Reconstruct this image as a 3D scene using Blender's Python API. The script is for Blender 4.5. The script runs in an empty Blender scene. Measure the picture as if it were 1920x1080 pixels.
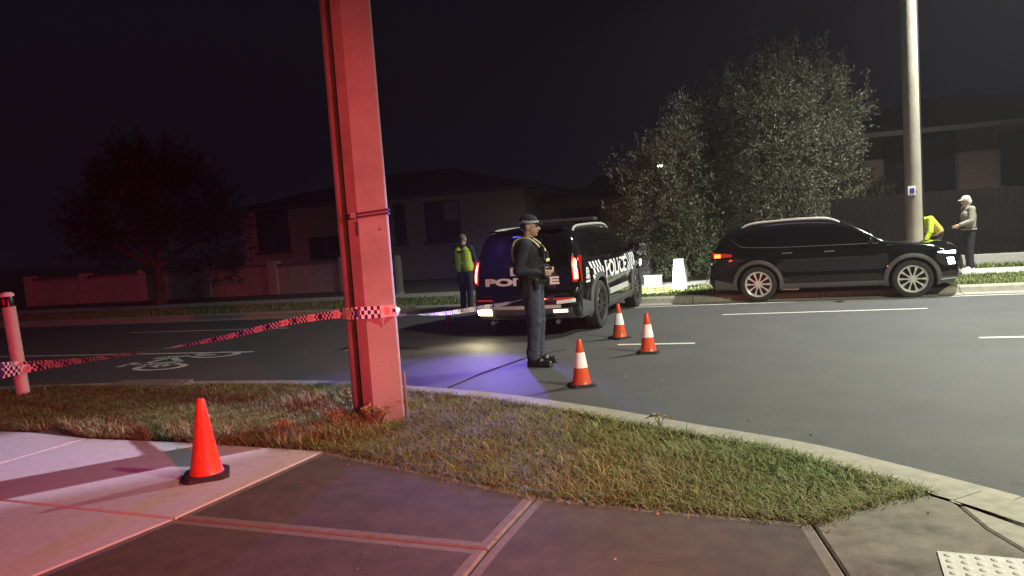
import bpy, bmesh, math, random
import numpy as np
from mathutils import Vector, Matrix, Euler
R = math.radians
random.seed(7); np.random.seed(7)
sc = bpy.context.scene
C = sc.collection

# ------------------------------------------------------------------ camera
FPX, PITCH, ROLL, CH = 1400.0, 4.4, 4.0, 1.6
cam_d = bpy.data.cameras.new('camera'); cam = bpy.data.objects.new('camera', cam_d); C.objects.link(cam)
cam_d.sensor_width = 36; cam_d.lens = FPX / 1920 * 36; cam_d.clip_start = 0.05; cam_d.clip_end = 2000
CAMR = Matrix.Rotation(R(90 - PITCH), 3, 'X') @ Matrix.Rotation(R(-ROLL), 3, 'Z')
cam.matrix_world = Matrix.Translation((0, 0, CH)) @ CAMR.to_4x4()
sc.camera = cam
def ray(x, y): return CAMR @ Vector(((x - 960) / FPX, -(y - 540) / FPX, -1.0))
def px(x, y, z=0.0):                     # photo pixel -> point on the level z
    d = ray(x, y); t = (z - CH) / d.z
    return Vector((d.x * t, d.y * t, z))
def pxd(x, y, dist):                     # photo pixel -> point at distance dist along +Y
    d = ray(x, y); t = dist / d.y
    return Vector((d.x * t, dist, CH + d.z * t))

# ------------------------------------------------------------------ world, exposure, lights
w = bpy.data.worlds.new('World'); sc.world = w; w.use_nodes = True
wn = w.node_tree; bg = wn.nodes['Background']
sky = wn.nodes.new('ShaderNodeTexSky'); sky.sky_type = 'NISHITA'; sky.sun_disc = False
sky.sun_elevation = R(-3.5); sky.sun_rotation = R(200)
mixn = wn.nodes.new('ShaderNodeMix'); mixn.data_type = 'RGBA'; mixn.blend_type = 'ADD'; mixn.inputs[0].default_value = 1
mixn.inputs[7].default_value = (0.036, 0.042, 0.095, 1)
wn.links.new(sky.outputs[0], mixn.inputs[6]); wn.links.new(mixn.outputs[2], bg.inputs[0])
bg.inputs[1].default_value = 0.06
vs = sc.view_settings; vs.view_transform = 'Standard'; vs.look = 'None'; vs.gamma = 1; vs.exposure = 0
sc.cycles.use_denoising = True; sc.cycles.max_bounces = 5; sc.cycles.sample_clamp_indirect = 3
sc.cycles.use_light_tree = True

def light(name, kind, loc, target, energy, color, size=0.1, spot=None, blend=0.3):
    l = bpy.data.lights.new(name, kind); l.energy = energy; l.color = color
    if kind in ('POINT', 'SPOT'): l.shadow_soft_size = size
    if kind == 'SPOT': l.spot_size = R(spot); l.spot_blend = blend
    if kind == 'SUN': l.angle = R(size)
    o = bpy.data.objects.new(name, l); C.objects.link(o); o.location = loc
    o.rotation_euler = (Vector(target) - Vector(loc)).to_track_quat('-Z', 'Y').to_euler()
    return o
light('violet_fill', 'SUN', (0, 0, 40), (6, 14, 0), 0.06, (0.80, 0.68, 1.0), 12)  # added violet fill over the whole street, lifts the dim house walls
LAMP = Vector((11.0, 13.4, 9.4))         # street lamp heads: beyond the black car, and on the near side down the side street
LAMP2 = Vector((9.6, 0.4, 8.6))
light('street_lamp_light', 'SPOT', LAMP - Vector((0, 0, .16)), (8.2, 13.4, 0), 12000, (0.97, 1.0, 0.88), 0.12, 122, 1.0)
light('added_path_beam', 'SPOT', LAMP - Vector((0, 0, .18)), (-3.55, 6.3, 0), 20000, (0.80, 0.66, 1.0), 0.10, 9.0, 0.5)  # added narrow spot at the lamp head, shapes the lilac pool on the path
light('street_lamp_light_near', 'SPOT', LAMP2 - Vector((0, 0, .16)), (7.4, 4.8, 0), 15500, (1.0, 0.99, 0.74), 0.3, 94, 1.0)
# red beacons of the patrol cars parked round the corner behind the camera
light('red_beacon_light', 'SPOT', (3.4, -2.4, 2.7), (-3.0, 5.6, 0.5), 6000, (1.0, 0.04, 0.095), 0.09, 50, 1.0)
light('red_beacon_light_side', 'SPOT', (-6.0, -2.0, 2.2), (-0.7, 7.4, 1.9), 1900, (1.0, 0.09, 0.04), 0.09, 26, 0.8)

# ------------------------------------------------------------------ materials
MATS = {}
def mat(name, c1, c2=None, rough=0.6, metal=0.0, scale=8.0, bump=0.0, bscale=None, coat=0.0, spec=0.5, detail=6, trans=None):
    if name in MATS: return MATS[name]
    m = bpy.data.materials.new(name); m.use_nodes = True; nt = m.node_tree; p = nt.nodes['Principled BSDF']
    p.inputs['Roughness'].default_value = rough; p.inputs['Metallic'].default_value = metal
    p.inputs['Coat Weight'].default_value = coat; p.inputs['Specular IOR Level'].default_value = spec
    tc = nt.nodes.new('ShaderNodeTexCoord')
    c2 = c2 or tuple(v * 0.8 for v in c1)
    n = nt.nodes.new('ShaderNodeTexNoise'); n.inputs['Scale'].default_value = scale; n.inputs['Detail'].default_value = detail
    r = nt.nodes.new('ShaderNodeValToRGB'); r.color_ramp.elements[0].position = .35; r.color_ramp.elements[1].position = .65
    r.color_ramp.elements[0].color = (*c1, 1); r.color_ramp.elements[1].color = (*c2, 1)
    nt.links.new(tc.outputs['Object'], n.inputs['Vector']); nt.links.new(n.outputs['Fac'], r.inputs['Fac']); nt.links.new(r.outputs[0], p.inputs['Base Color'])
    if bump:
        b = nt.nodes.new('ShaderNodeBump'); b.inputs['Strength'].default_value = bump; b.inputs['Distance'].default_value = 0.02
        n2 = nt.nodes.new('ShaderNodeTexNoise'); n2.inputs['Scale'].default_value = bscale or scale * 6; n2.inputs['Detail'].default_value = 4
        nt.links.new(tc.outputs['Object'], n2.inputs['Vector']); nt.links.new(n2.outputs['Fac'], b.inputs['Height']); nt.links.new(b.outputs[0], p.inputs['Normal'])
    MATS[name] = m; return m
def emit(name, color, strength, base=(0.3, 0.3, 0.3)):
    m = mat(name, base, base, rough=0.25); p = m.node_tree.nodes['Principled BSDF']
    p.inputs['Emission Color'].default_value = (*color, 1); p.inputs['Emission Strength'].default_value = strength; return m
def nodes(m): return m.node_tree, m.node_tree.nodes['Principled BSDF']
def stain(m, color, scale, lo, hi, amount=0.7, seed=0.0):   # patchy dirt with its own shape, mixed over the base colour
    nt, p = nodes(m); src = p.inputs['Base Color'].links[0].from_socket
    tc = nt.nodes.new('ShaderNodeTexCoord'); mp = nt.nodes.new('ShaderNodeMapping'); mp.inputs['Location'].default_value = (seed, seed * 1.7, 0)
    n = nt.nodes.new('ShaderNodeTexNoise'); n.inputs['Scale'].default_value = scale; n.inputs['Detail'].default_value = 8; n.inputs['Roughness'].default_value = .65
    mr = nt.nodes.new('ShaderNodeMapRange'); mr.inputs[1].default_value = lo; mr.inputs[2].default_value = hi; mr.inputs[4].default_value = amount
    mx = nt.nodes.new('ShaderNodeMix'); mx.data_type = 'RGBA'; mx.inputs[7].default_value = (*color, 1)
    nt.links.new(tc.outputs['Object'], mp.inputs[0]); nt.links.new(mp.outputs[0], n.inputs['Vector']); nt.links.new(n.outputs['Fac'], mr.inputs[0])
    nt.links.new(mr.outputs[0], mx.inputs[0]); nt.links.new(src, mx.inputs[6]); nt.links.new(mx.outputs[2], p.inputs['Base Color']); return m

ASPHALT = mat('asphalt', (0.055, 0.056, 0.060), (0.072, 0.072, 0.074), rough=.72, scale=60, bump=.35, bscale=220)
stain(ASPHALT, (0.040, 0.040, 0.045), 0.5, .45, .75, .7); stain(ASPHALT, (0.13, 0.128, 0.125), 95, .60, .72, .55, 7); stain(ASPHALT, (0.03, 0.03, 0.033), 4.5, .60, .74, .6, 11); stain(ASPHALT, (0.100, 0.098, 0.092), 1.7, .50, .8, .45, 3)
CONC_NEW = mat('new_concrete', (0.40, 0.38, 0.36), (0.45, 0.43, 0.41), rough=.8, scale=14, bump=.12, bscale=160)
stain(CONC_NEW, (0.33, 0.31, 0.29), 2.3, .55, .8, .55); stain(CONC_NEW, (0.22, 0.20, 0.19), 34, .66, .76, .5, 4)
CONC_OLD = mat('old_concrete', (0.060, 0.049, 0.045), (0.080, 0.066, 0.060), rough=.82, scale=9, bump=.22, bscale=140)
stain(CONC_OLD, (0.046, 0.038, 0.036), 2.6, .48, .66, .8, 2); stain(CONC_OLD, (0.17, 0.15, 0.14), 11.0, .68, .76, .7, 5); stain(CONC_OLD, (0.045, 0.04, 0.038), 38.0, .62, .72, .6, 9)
CONC_EDGE = mat('tooled_concrete', (0.17, 0.145, 0.13), (0.13, 0.11, 0.10), rough=.75, scale=18, bump=.15, bscale=160)
stain(CONC_EDGE, (0.16, 0.145, 0.13), 6, .5, .75, .7)
CONC_KERB = mat('kerb_concrete', (0.31, 0.29, 0.245), (0.24, 0.225, 0.19), rough=.8, scale=12, bump=.2, bscale=150)
stain(CONC_KERB, (0.14, 0.13, 0.12), 4, .55, .8, .7)
CONC_RAMP = mat('ramp_concrete', (0.20, 0.175, 0.145), (0.155, 0.135, 0.115), rough=.85, scale=10, bump=.3, bscale=110)
stain(CONC_RAMP, (0.06, 0.048, 0.042), 2.6, .46, .66, .85, 1)
SOIL = mat('soil', (0.055, 0.042, 0.028), (0.085, 0.065, 0.04), rough=.95, scale=9, bump=.6, bscale=60)
VERGE = mat('verge_turf', (0.045, 0.055, 0.022), (0.075, 0.075, 0.03), rough=.95, scale=5, bump=.7, bscale=70)
PAINT = mat('road_paint', (0.62, 0.61, 0.57), (0.45, 0.44, 0.42), rough=.6, scale=25, bump=.2, bscale=200)
JOINT = mat('dark_joint', (0.03, 0.026, 0.024), rough=.95)

def leafmat(name, tint=1.0, rough=.55):
    m = mat(name, (0.1, 0.1, 0.1), rough=rough); nt, p = nodes(m)
    a = nt.nodes.new('ShaderNodeAttribute'); a.attribute_name = 'tint'
    nt.links.new(a.outputs['Color'], p.inputs['Base Color']); p.inputs['Specular IOR Level'].default_value = .3
    return m
GRASS = leafmat('grass_blade'); LEAF = leafmat('leaf_surface', rough=.42)

# ------------------------------------------------------------------ mesh helpers
class MB:
    def __init__(s): s.v = []; s.f = []; s.m = []
    def add(s, vs, fs, mi=0):
        o = len(s.v); s.v += [tuple(v) for v in vs]; s.f += [tuple(i + o for i in f) for f in fs]; s.m += [mi] * len(fs); return s
    def box(s, c, d, mi=0, rot=None, bev=0.0):
        c = Vector(c); hx, hy, hz = d[0] / 2, d[1] / 2, d[2] / 2
        if bev <= 0:
            vs = [Vector((x, y, z)) for x in (-hx, hx) for y in (-hy, hy) for z in (-hz, hz)]
            fs = [(0, 1, 3, 2), (4, 6, 7, 5), (0, 4, 5, 1), (2, 3, 7, 6), (0, 2, 6, 4), (1, 5, 7, 3)]
        else:
            bm = bmesh.new(); bmesh.ops.create_cube(bm, size=1)
            for v in bm.verts: v.co = Vector((v.co.x * d[0], v.co.y * d[1], v.co.z * d[2]))
            bmesh.ops.bevel(bm, geom=bm.edges[:], offset=bev, segments=2, affect='EDGES', profile=.5)
            bm.verts.index_update(); vs = [v.co.copy() for v in bm.verts]; fs = [[v.index for v in f.verts] for f in bm.faces]; bm.free()
        if rot is not None: vs = [rot @ v for v in vs]
        return s.add([v + c for v in vs], fs, mi)
    def tube(s, pts, rad, n=10, mi=0, cap=True):
        pts = [Vector(p) for p in pts]; rad = rad if hasattr(rad, '__len__') else [rad] * len(pts)
        vs = []; fs = []; prev = None
        for i, p in enumerate(pts):
            t = (pts[min(i + 1, len(pts) - 1)] - pts[max(i - 1, 0)]).normalized()
            if prev is None: a = t.orthogonal().normalized()
            else: a = (prev - t * prev.dot(t)).normalized()
            prev = a; b = t.cross(a)
            for k in range(n):
                q = 2 * math.pi * k / n; vs.append(p + (a * math.cos(q) + b * math.sin(q)) * rad[i])
        for i in range(len(pts) - 1):
            for k in range(n):
                k2 = (k + 1) % n; fs.append((i * n + k, i * n + k2, (i + 1) * n + k2, (i + 1) * n + k))
        if cap: fs.append(tuple(range(n - 1, -1, -1))); fs.append(tuple((len(pts) - 1) * n + k for k in range(n)))
        return s.add(vs, fs, mi)
    def capsule(s, p0, r0, p1, r1, n=12, mi=0, sq=None):
        p0 = Vector(p0); p1 = Vector(p1); t = (p1 - p0); L = t.length
        t = t.normalized() if L > 1e-6 else Vector((0, 0, 1)); pts = []; rs = []
        for a in (-85, -60, -30, 0): pts.append(p0 + t * (r0 * math.sin(R(a)))); rs.append(r0 * math.cos(R(a)))
        for a in (0, 30, 60, 85): pts.append(p1 + t * (r1 * math.sin(R(a)))); rs.append(r1 * math.cos(R(a)))
        a = t.orthogonal().normalized(); o = len(s.v)
        return s.tube(pts, rs, n, mi)
    def ell(s, c, r, n=14, mi=0, rot=None):
        c = Vector(c); vs = []; fs = []; m = n // 2 + 1
        for i in range(m + 1):
            ph = math.pi * (i + .02) / (m + .04) - math.pi / 2
            for k in range(n):
                q = 2 * math.pi * k / n; v = Vector((r[0] * math.cos(ph) * math.cos(q), r[1] * math.cos(ph) * math.sin(q), r[2] * math.sin(ph)))
                vs.append(c + (rot @ v if rot is not None else v))
        for i in range(m):
            for k in range(n):
                k2 = (k + 1) % n; fs.append((i * n + k, i * n + k2, (i + 1) * n + k2, (i + 1) * n + k))
        fs.append(tuple(range(n - 1, -1, -1))); fs.append(tuple(m * n + k for k in range(n)))
        return s.add(vs, fs, mi)
    def lathe(s, prof, n=32, mi=0, axis='Z', mis=None):
        vs = []; fs = []; o = len(s.v)
        for r_, h in prof:
            for k in range(n):
                q = 2 * math.pi * k / n; a, b = r_ * math.cos(q), r_ * math.sin(q)
                vs.append((a, b, h) if axis == 'Z' else (a, h, b))
        for i in range(len(prof) - 1):
            for k in range(n):
                k2 = (k + 1) % n; f = (i * n + k, i * n + k2, (i + 1) * n + k2, (i + 1) * n + k)
                fs.append(f if axis == 'Z' else f[::-1])
        s.add(vs, fs, mi)
        if mis:
            base = len(s.m) - len(fs)
            for i in range(len(prof) - 1):
                for k in range(n): s.m[base + i * n + k] = mis[i]
        return s
    def prism(s, poly, z0, z1, mi=0):           # poly: list of 2D/3D points, CCW
        n = len(poly); vs = [(p[0], p[1], z0) for p in poly] + [(p[0], p[1], z1) for p in poly]
        fs = [tuple(range(n - 1, -1, -1)), tuple(range(n, 2 * n))] + [(i, (i + 1) % n, n + (i + 1) % n, n + i) for i in range(n)]
        return s.add(vs, fs, mi)
    def grid(s, fn, nu, nv, mi=0, skirt=None):   # fn(u,v)->Vector ; skirt: Vector offset fn for thickness
        vs = [fn(i / nu, j / nv) for i in range(nu + 1) for j in range(nv + 1)]
        fs = [(i * (nv + 1) + j, (i + 1) * (nv + 1) + j, (i + 1) * (nv + 1) + j + 1, i * (nv + 1) + j + 1) for i in range(nu) for j in range(nv)]
        if skirt is not None:
            ring = [i * (nv + 1) for i in range(nu + 1)] + [nu * (nv + 1) + j for j in range(1, nv + 1)] + [i * (nv + 1) + nv for i in range(nu - 1, -1, -1)] + [j for j in range(nv - 1, 0, -1)]
            o = len(vs)
            for k in ring: vs.append(Vector(vs[k]) + Vector(skirt))
            for a in range(len(ring)):
                b = (a + 1) % len(ring); fs.append((ring[b], ring[a], o + a, o + b))
        return s.add(vs, fs, mi)
    def mesh(s, name, mats, smooth=False, angle=35, recalc=True, merge=0):
        me = bpy.data.meshes.new(name); me.from_pydata(s.v, [], s.f)
        for m in (mats if isinstance(mats, (list, tuple)) else [mats]): me.materials.append(m)
        me.polygons.foreach_set('material_index', s.m)
        if recalc or merge:
            bm = bmesh.new(); bm.from_mesh(me)
            if merge: bmesh.ops.remove_doubles(bm, verts=bm.verts[:], dist=merge)
            if recalc: bmesh.ops.recalc_face_normals(bm, faces=bm.faces[:])
            bm.to_mesh(me); bm.free()
        if smooth:
            me.polygons.foreach_set('use_smooth', [True] * len(me.polygons))
            if angle < 180: me.set_sharp_from_angle(angle=R(angle))
        me.update(); return me
    def build(s, name, mats, parent=None, smooth=False, angle=35, loc=None, rot=None, **k):
        return link(name, s.mesh(name, mats, smooth, angle, **k), parent, loc, rot)
def link(name, me, parent=None, loc=None, rot=None):
    o = bpy.data.objects.new(name, me); C.objects.link(o)
    if parent is not None: o.parent = parent
    if loc is not None: o.location = loc
    if rot is not None: o.rotation_euler = rot
    return o
def tag(o, label=None, cat=None, group=None, kind=None):
    if label: o['label'] = label
    if cat: o['category'] = cat
    if group: o['group'] = group
    if kind: o['kind'] = kind
    return o
def empty(name, loc=(0, 0, 0), rz=0.0):
    o = bpy.data.objects.new(name, None); C.objects.link(o); o.location = loc; o.rotation_euler = (0, 0, rz); o.empty_display_size = .2; return o
def copy_tree(o, parent=None):
    c = o.copy(); C.objects.link(c); c.parent = parent
    for ch in list(o.children): copy_tree(ch, c)
    return c
def smoothstep(a, b, x):
    t = min(1, max(0, (x - a) / (b - a))); return t * t * (3 - 2 * t)
def interp(pts, x): return float(np.interp(x, [p[0] for p in pts], [p[1] for p in pts]))
def catmull(pts, n):
    P = [Vector(p) for p in pts]; out = []
    for i in range(len(P) - 1):
        p0, p1, p2, p3 = P[max(i - 1, 0)], P[i], P[i + 1], P[min(i + 2, len(P) - 1)]
        for k in range(n):
            t = k / n; out.append(.5 * ((2 * p1) + (p2 - p0) * t + (2 * p0 - 5 * p1 + 4 * p2 - p3) * t * t + (3 * p1 - p0 - 3 * p2 + p3) * t ** 3))
    out.append(P[-1]); return out
def text_polys(s, bold=0.02, sub=0):
    cu = bpy.data.curves.new('txt', 'FONT'); cu.body = s; cu.offset = bold; cu.resolution_u = 3
    o = bpy.data.objects.new('txt', cu); C.objects.link(o); dg = bpy.context.evaluated_depsgraph_get()
    me = bpy.data.meshes.new_from_object(o.evaluated_get(dg)); bpy.data.objects.remove(o); bpy.data.curves.remove(cu)
    bm = bmesh.new(); bm.from_mesh(me); bmesh.ops.triangulate(bm, faces=bm.faces[:])
    for _ in range(sub): bmesh.ops.subdivide_edges(bm, edges=[e for e in bm.edges if e.calc_length() > .12], cuts=1); bmesh.ops.triangulate(bm, faces=bm.faces[:])
    bm.verts.index_update(); vs = [(v.co.x, v.co.y) for v in bm.verts]; fs = [[v.index for v in f.verts] for f in bm.faces]; bm.free(); bpy.data.meshes.remove(me)
    x0, x1 = min(v[0] for v in vs), max(v[0] for v in vs); y0, y1 = min(v[1] for v in vs), max(v[1] for v in vs)
    return [((v[0] - x0) / (x1 - x0), (v[1] - y0) / (y1 - y0)) for v in vs], fs

# ------------------------------------------------------------------ the ground
KW = .28
RZ = -0.12                                   # road level; footpaths and verges at 0
u = Vector((math.cos(R(-18)), math.sin(R(-18)), 0)); nrm = Vector((-u.y, u.x, 0))     # along / across the main road
def rs(a, s, z=0.0): return u * a + nrm * s + Vector((0, 0, z))
tag(MB().add([(-600, -600, -.30), (600, -600, -.30), (600, 600, -.30), (-600, 600, -.30)], [(0, 1, 2, 3)]).build('ground', SOIL), 'dark bare ground stretching to the horizon', kind='structure')
FARK = 15.55
rd = MB().add([rs(-90, -60, RZ), rs(90, -60, RZ), rs(90, FARK, RZ), rs(-90, FARK, RZ)], [(0, 1, 2, 3)])
road = rd.build('road', ASPHALT); tag(road, 'dark asphalt main road and side street', kind='structure')

# near kerb line, traced along its road-side top edge
kp = [(-900, 770), (-300, 738), (60, 722), (350, 714), (640, 713), (770, 722), (930, 735), (1090, 757), (1250, 785), (1450, 818), (1600, 853), (1770, 897), (1880, 927), (2000, 964), (2150, 1020)]
kl = [px(x, y, 0) for x, y in kp]
d0 = (kl[0] - kl[1]).normalized(); k0 = kl[0]; kl = [k0 + d0 * d for d in (40, 20, 9, 4)] + kl
dlast = (kl[-1] - kl[-2]).normalized()
for i, ang in enumerate((-8, -12, -14, -14)): dlast = Matrix.Rotation(R(ang), 3, 'Z') @ dlast; kl.append(kl[-1] + dlast * 1.2)
k9 = kl[-1]; kl += [k9 + dlast * d for d in (1.5, 4, 9, 20, 40)]
kc = catmull(kl, 8)
def offset_line(line, d):                    # to the left of travel = verge side when d>0 is left
    out = []
    for i, p in enumerate(line):
        t = (line[min(i + 1, len(line) - 1)] - line[max(i - 1, 0)]); t.z = 0; t.normalize()
        out.append(p + Vector((-t.y, t.x, 0)) * d)
    return out
inner = offset_line(kc, -.28)                # travelling left->right, verge is on the right side
# verge/footpath body (soil) under everything on the near side
poly = [(p.x, p.y) for p in inner] + [(inner[-1].x - 60, inner[-1].y - 10), (inner[0].x - 5, inner[0].y - 60)]
bmv = bmesh.new(); vsv = [bmv.verts.new((x, y, -.02)) for x, y in poly]; f = bmv.faces.new(vsv); bmesh.ops.triangulate(bmv, faces=[f])
me = bpy.data.meshes.new('verge'); bmv.to_mesh(me); bmv.free(); me.materials.append(VERGE)
if me.polygons[0].normal.z < 0: me.flip_normals()
tag(link('verge', me), 'near side grass verge soil beside the footpath', kind='structure')

def kerb_run(line, side, name, label, piece=1.75, gutter=True):
    root = empty(name); tag(root, label, kind='structure')
    L = [0]
    for i in range(1, len(line)): L.append(L[-1] + (line[i] - line[i - 1]).length)
    prof = [(-.34, RZ + .004), (-.04, RZ + .012), (-.015, -.055), (0.0, -.018), (.03, 0), (KW, .004), (KW + .005, -.24)] if gutter else [(-.02, RZ - .03), (-.015, -.04), (0, -.01), (.025, 0), (.15, .003), (.155, -.1)]
    def at(d):
        i = max(0, min(len(L) - 2, int(np.searchsorted(L, d) - 1))); t = (d - L[i]) / max(1e-6, L[i + 1] - L[i]); p = line[i].lerp(line[i + 1], t)
        a = line[min(i + 2, len(line) - 1)] - line[max(i - 1, 0)]; a.z = 0; a.normalize(); return p, Vector((-a.y, a.x, 0)) * side
    lo = 40 - 14; hi = L[-1] - 40 + 3
    d = lo; k = 0
    def strip(a, b, nm):
        mb = MB(); n = max(2, int((b - a) / .2)); rows = []
        for i in range(n + 1):
            p, nn = at(a + (b - a) * i / n); rows.append([p + nn * o + Vector((0, 0, z)) for o, z in prof])
        m = len(prof); vs = [v for r_ in rows for v in r_]; fs = [(i * m + j, (i + 1) * m + j, (i + 1) * m + j + 1, i * m + j + 1) for i in range(n) for j in range(m - 1)]
        fs += [tuple(range(m)), tuple(n * m + j for j in range(m - 1, -1, -1))]
        mb.add(vs, fs); return mb.build(nm, CONC_KERB, root, smooth=True, angle=30)
    strip(.1, lo - .01, 'kerb_length')
    while d < hi - .01:
        e = min(hi, d + piece); strip(d + .006, e - .006, 'kerb_stone'); d = e
    strip(hi + .01, L[-1] - .1, 'kerb_length')
    return root
kerb_run(kc, -1, 'kerb', 'pale concrete kerb and gutter round the near corner')
fk = [rs(-80, FARK), rs(-40, FARK), rs(40, FARK), rs(80, FARK)]
fkl = [rs(-80 + i * 2, FARK) for i in range(81)]
kerb_run(fkl, 1, 'kerb', 'concrete kerb along the far side of the main road', piece=2.4)

# far side: verge strip, footpath, garden ground
def slab_rs(name, a0, a1, s0, s1, z, m, label, th=.12):
    mb = MB().prism([rs(a0, s0), rs(a1, s0), rs(a1, s1), rs(a0, s1)], z - th, z); o = mb.build(name, m); tag(o, label, kind='structure'); return o
slab_rs('verge', -90, 90, FARK + .28, 18.0, -.004, VERGE, 'far side grass verge between kerb and footpath', .25)
fp = empty('footpath'); tag(fp, 'pale concrete footpath along the far side of the road', kind='structure')
for i in range(-12, 13):
    MB().prism([rs(i * 1.6 + 4 + .006, 18.01), rs(i * 1.6 + 5.6 - .006, 18.01), rs(i * 1.6 + 5.6 - .006, 19.38), rs(i * 1.6 + 4 + .006, 19.38)], -.2, .006).build('paving_slab', CONC_NEW, fp)
MB().prism([rs(-90, 18.01), rs(-15.21, 18.01), rs(-15.21, 19.38), rs(-90, 19.38)], -.2, .005).build('paving_length', CONC_NEW, fp)
slab_rs('garden_ground', -90, 90, 19.4, 70, -.01, VERGE, 'dark front gardens beyond the far footpath', .25)

# near footpath slabs: pixel outlines on the level z=0, each slab an object with a paler tooled edge
def inset(poly, d):
    n = len(poly); out = []
    for i in range(n):
        p, a, b = poly[i], poly[i - 1], poly[(i + 1) % n]
        e1 = (p - a).normalized(); e2 = (b - p).normalized(); n1 = Vector((-e1.y, e1.x, 0)); n2 = Vector((-e2.y, e2.x, 0))
        bis = (n1 + n2); k = max(.35, bis.dot(n1)); out.append(p + bis * (d / k))
    return out
def ccw(poly):
    a = sum(poly[i].x * poly[(i + 1) % len(poly)].y - poly[(i + 1) % len(poly)].x * poly[i].y for i in range(len(poly)))
    return poly if a > 0 else poly[::-1]
near_fp = empty('footpath'); tag(near_fp, 'concrete footpath slabs across the near corner', kind='structure')
def slab(pts, m, edge, band=.06, gap=.006, z=0.0, name='paving_slab'):
    P = ccw([p.copy() if isinstance(p, Vector) else px(p[0], p[1], 0) for p in pts]); P = inset(P, gap); n = len(P)
    e0, e1 = inset(P, .012), inset(P, band); mb = MB()
    rings = [[Vector((p.x, p.y, -.1)) for p in P], [Vector((p.x, p.y, z - .008)) for p in P], [Vector((p.x, p.y, z)) for p in e0], [Vector((p.x, p.y, z)) for p in e1]]
    vs = [v for r_ in rings for v in r_]; fs = []; mis = []
    for k in range(3):
        for i in range(n): fs.append((k * n + i, k * n + (i + 1) % n, (k + 1) * n + (i + 1) % n, (k + 1) * n + i))
    mb.add(vs, fs, 1); mb.add(rings[3], [tuple(range(n))], 0)
    return mb.build(name, [m, edge], near_fp, recalc=False)
slab([(-700, 795), (0, 808), (60, 810), (165, 821), (-180, 920), (-700, 872)], CONC_NEW, CONC_NEW)
slab([(165, 821), (350, 829), (609, 845), (328, 972), (0, 937), (-180, 920)], CONC_NEW, CONC_NEW)
slab([(-700, 872), (-180, 920), (0, 937), (328, 972), (58, 1082), (-600, 1360), (-1400, 1300)], CONC_NEW, CONC_NEW)
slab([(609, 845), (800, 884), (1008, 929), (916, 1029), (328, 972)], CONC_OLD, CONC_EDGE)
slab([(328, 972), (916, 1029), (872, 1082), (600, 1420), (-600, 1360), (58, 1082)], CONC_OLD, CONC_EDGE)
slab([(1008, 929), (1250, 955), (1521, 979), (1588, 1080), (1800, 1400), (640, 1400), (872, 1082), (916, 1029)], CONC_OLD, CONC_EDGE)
slab([(1521, 979), (1580, 958), (1660, 935), (1765, 915), (1790, 940), (1850, 990), (1925, 1034), (2150, 1140), (2300, 1500), (1800, 1400), (1588, 1080)], CONC_RAMP, CONC_RAMP, band=.1)
yl0 = px(1768, 913, 0).y; ki_ = [p for p in offset_line(kc, -.283) if 1.2 < p.y < yl0 and p.x > 0]
slab(ki_[::2] + [px(2150, 1140, 0), px(1925, 1034, 0), px(1850, 990, 0), px(1790, 940, 0)], CONC_KERB, CONC_KERB, band=.02, gap=.003)
slab([(-500, 778), (0, 780), (108, 786), (40, 800), (-600, 786)], CONC_NEW, CONC_NEW)
slab([(-500, 735), (-200, 744), (30, 779), (-500, 776)], CONC_NEW, CONC_NEW)
# tactile pad with its studs
A, B, D_ = px(1757, 1035, 0), px(1925, 1051, 0), px(1806, 1090, 0)
ex = (B - A).normalized(); ey = Vector((ex.y, -ex.x, 0)); pad = empty('tactile_pad', A); tag(pad, 'pale dimpled tactile paving pad set in the corner ramp', 'tactile pad')
mb = MB().prism(ccw([Vector((0, 0, 0)), ex * 1.2, ex * 1.2 + ey * .6, ey * .6]), -.02, .006); mb.build('plate', mat('tactile_plate', (0.55, 0.52, 0.50), (0.48, 0.46, 0.44), rough=.7, scale=20), pad)
stud = MB().lathe([(.019, 0), (.017, .003), (.012, .005), (.0005, .0055)], 10).mesh('stud', MATS['tactile_plate'], True)
for i in range(14):
    for j in range(8): link('stud', stud, pad, ex * (.04 + i * .06) + ey * (.04 + j * .06) + Vector((0, 0, .0058)))
# service pit lid in the left verge
pl = [px(x, y, 0) for x, y in ((178, 728), (235, 714), (362, 712), (330, 730))]
pit = empty('pit_lid', pl[0]); tag(pit, 'flat concrete service pit lid lying in the grass by the bike lane', 'pit lid')
P = ccw([p - pl[0] for p in pl]); MB().prism(P, -.05, .012).build('surround', CONC_EDGE, pit); MB().prism(inset(P, .09), .005, .018).build('lid', CONC_EDGE, pit)

# painted markings
def marking(name, quads, label):
    mb = MB()
    for q in quads: mb.add(q, [tuple(range(len(q)))])
    o = mb.build(name, PAINT); tag(o, label, kind='structure')
def line_quad(a0, a1, s, wd=.1): return [rs(a0, s - wd / 2, RZ + .004), rs(a1, s - wd / 2, RZ + .004), rs(a1, s + wd / 2, RZ + .004), rs(a0, s + wd / 2, RZ + .004)]
def a_of(x, y): p = px(x, y, RZ); return p.dot(u), p.dot(nrm)
S1 = np.mean([a_of(*q)[1] for q in ((0, 668), (475, 660), (1160, 645), (1303, 645), (1840, 636))])
S2 = np.mean([a_of(*q)[1] for q in ((1355, 590), (1738, 578), (240, 625))])
S3 = np.mean([a_of(*q)[1] for q in ((1205, 577), (1920, 550))])
a1 = a_of(1160, 645)[0]; a2 = a_of(1303, 645)[0]; a3 = a_of(475, 660)[0]; a4 = a_of(1840, 636)[0]; a5 = a_of(1355, 590)[0]; a6 = a_of(1738, 578)[0]; a7 = a_of(240, 625)[0]
marking('bike_lane_line', [line_quad(-70, a3, S1)], 'long white bike lane line at the near side of the road')
for i, (p, q) in enumerate(((a1, a2), (a4, a4 + 1.6), (a3 + 1.75, a3 + 1.95))): marking('lane_dash', [line_quad(p, q, S1)], 'short white dash across the mouth of the side street')
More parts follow.
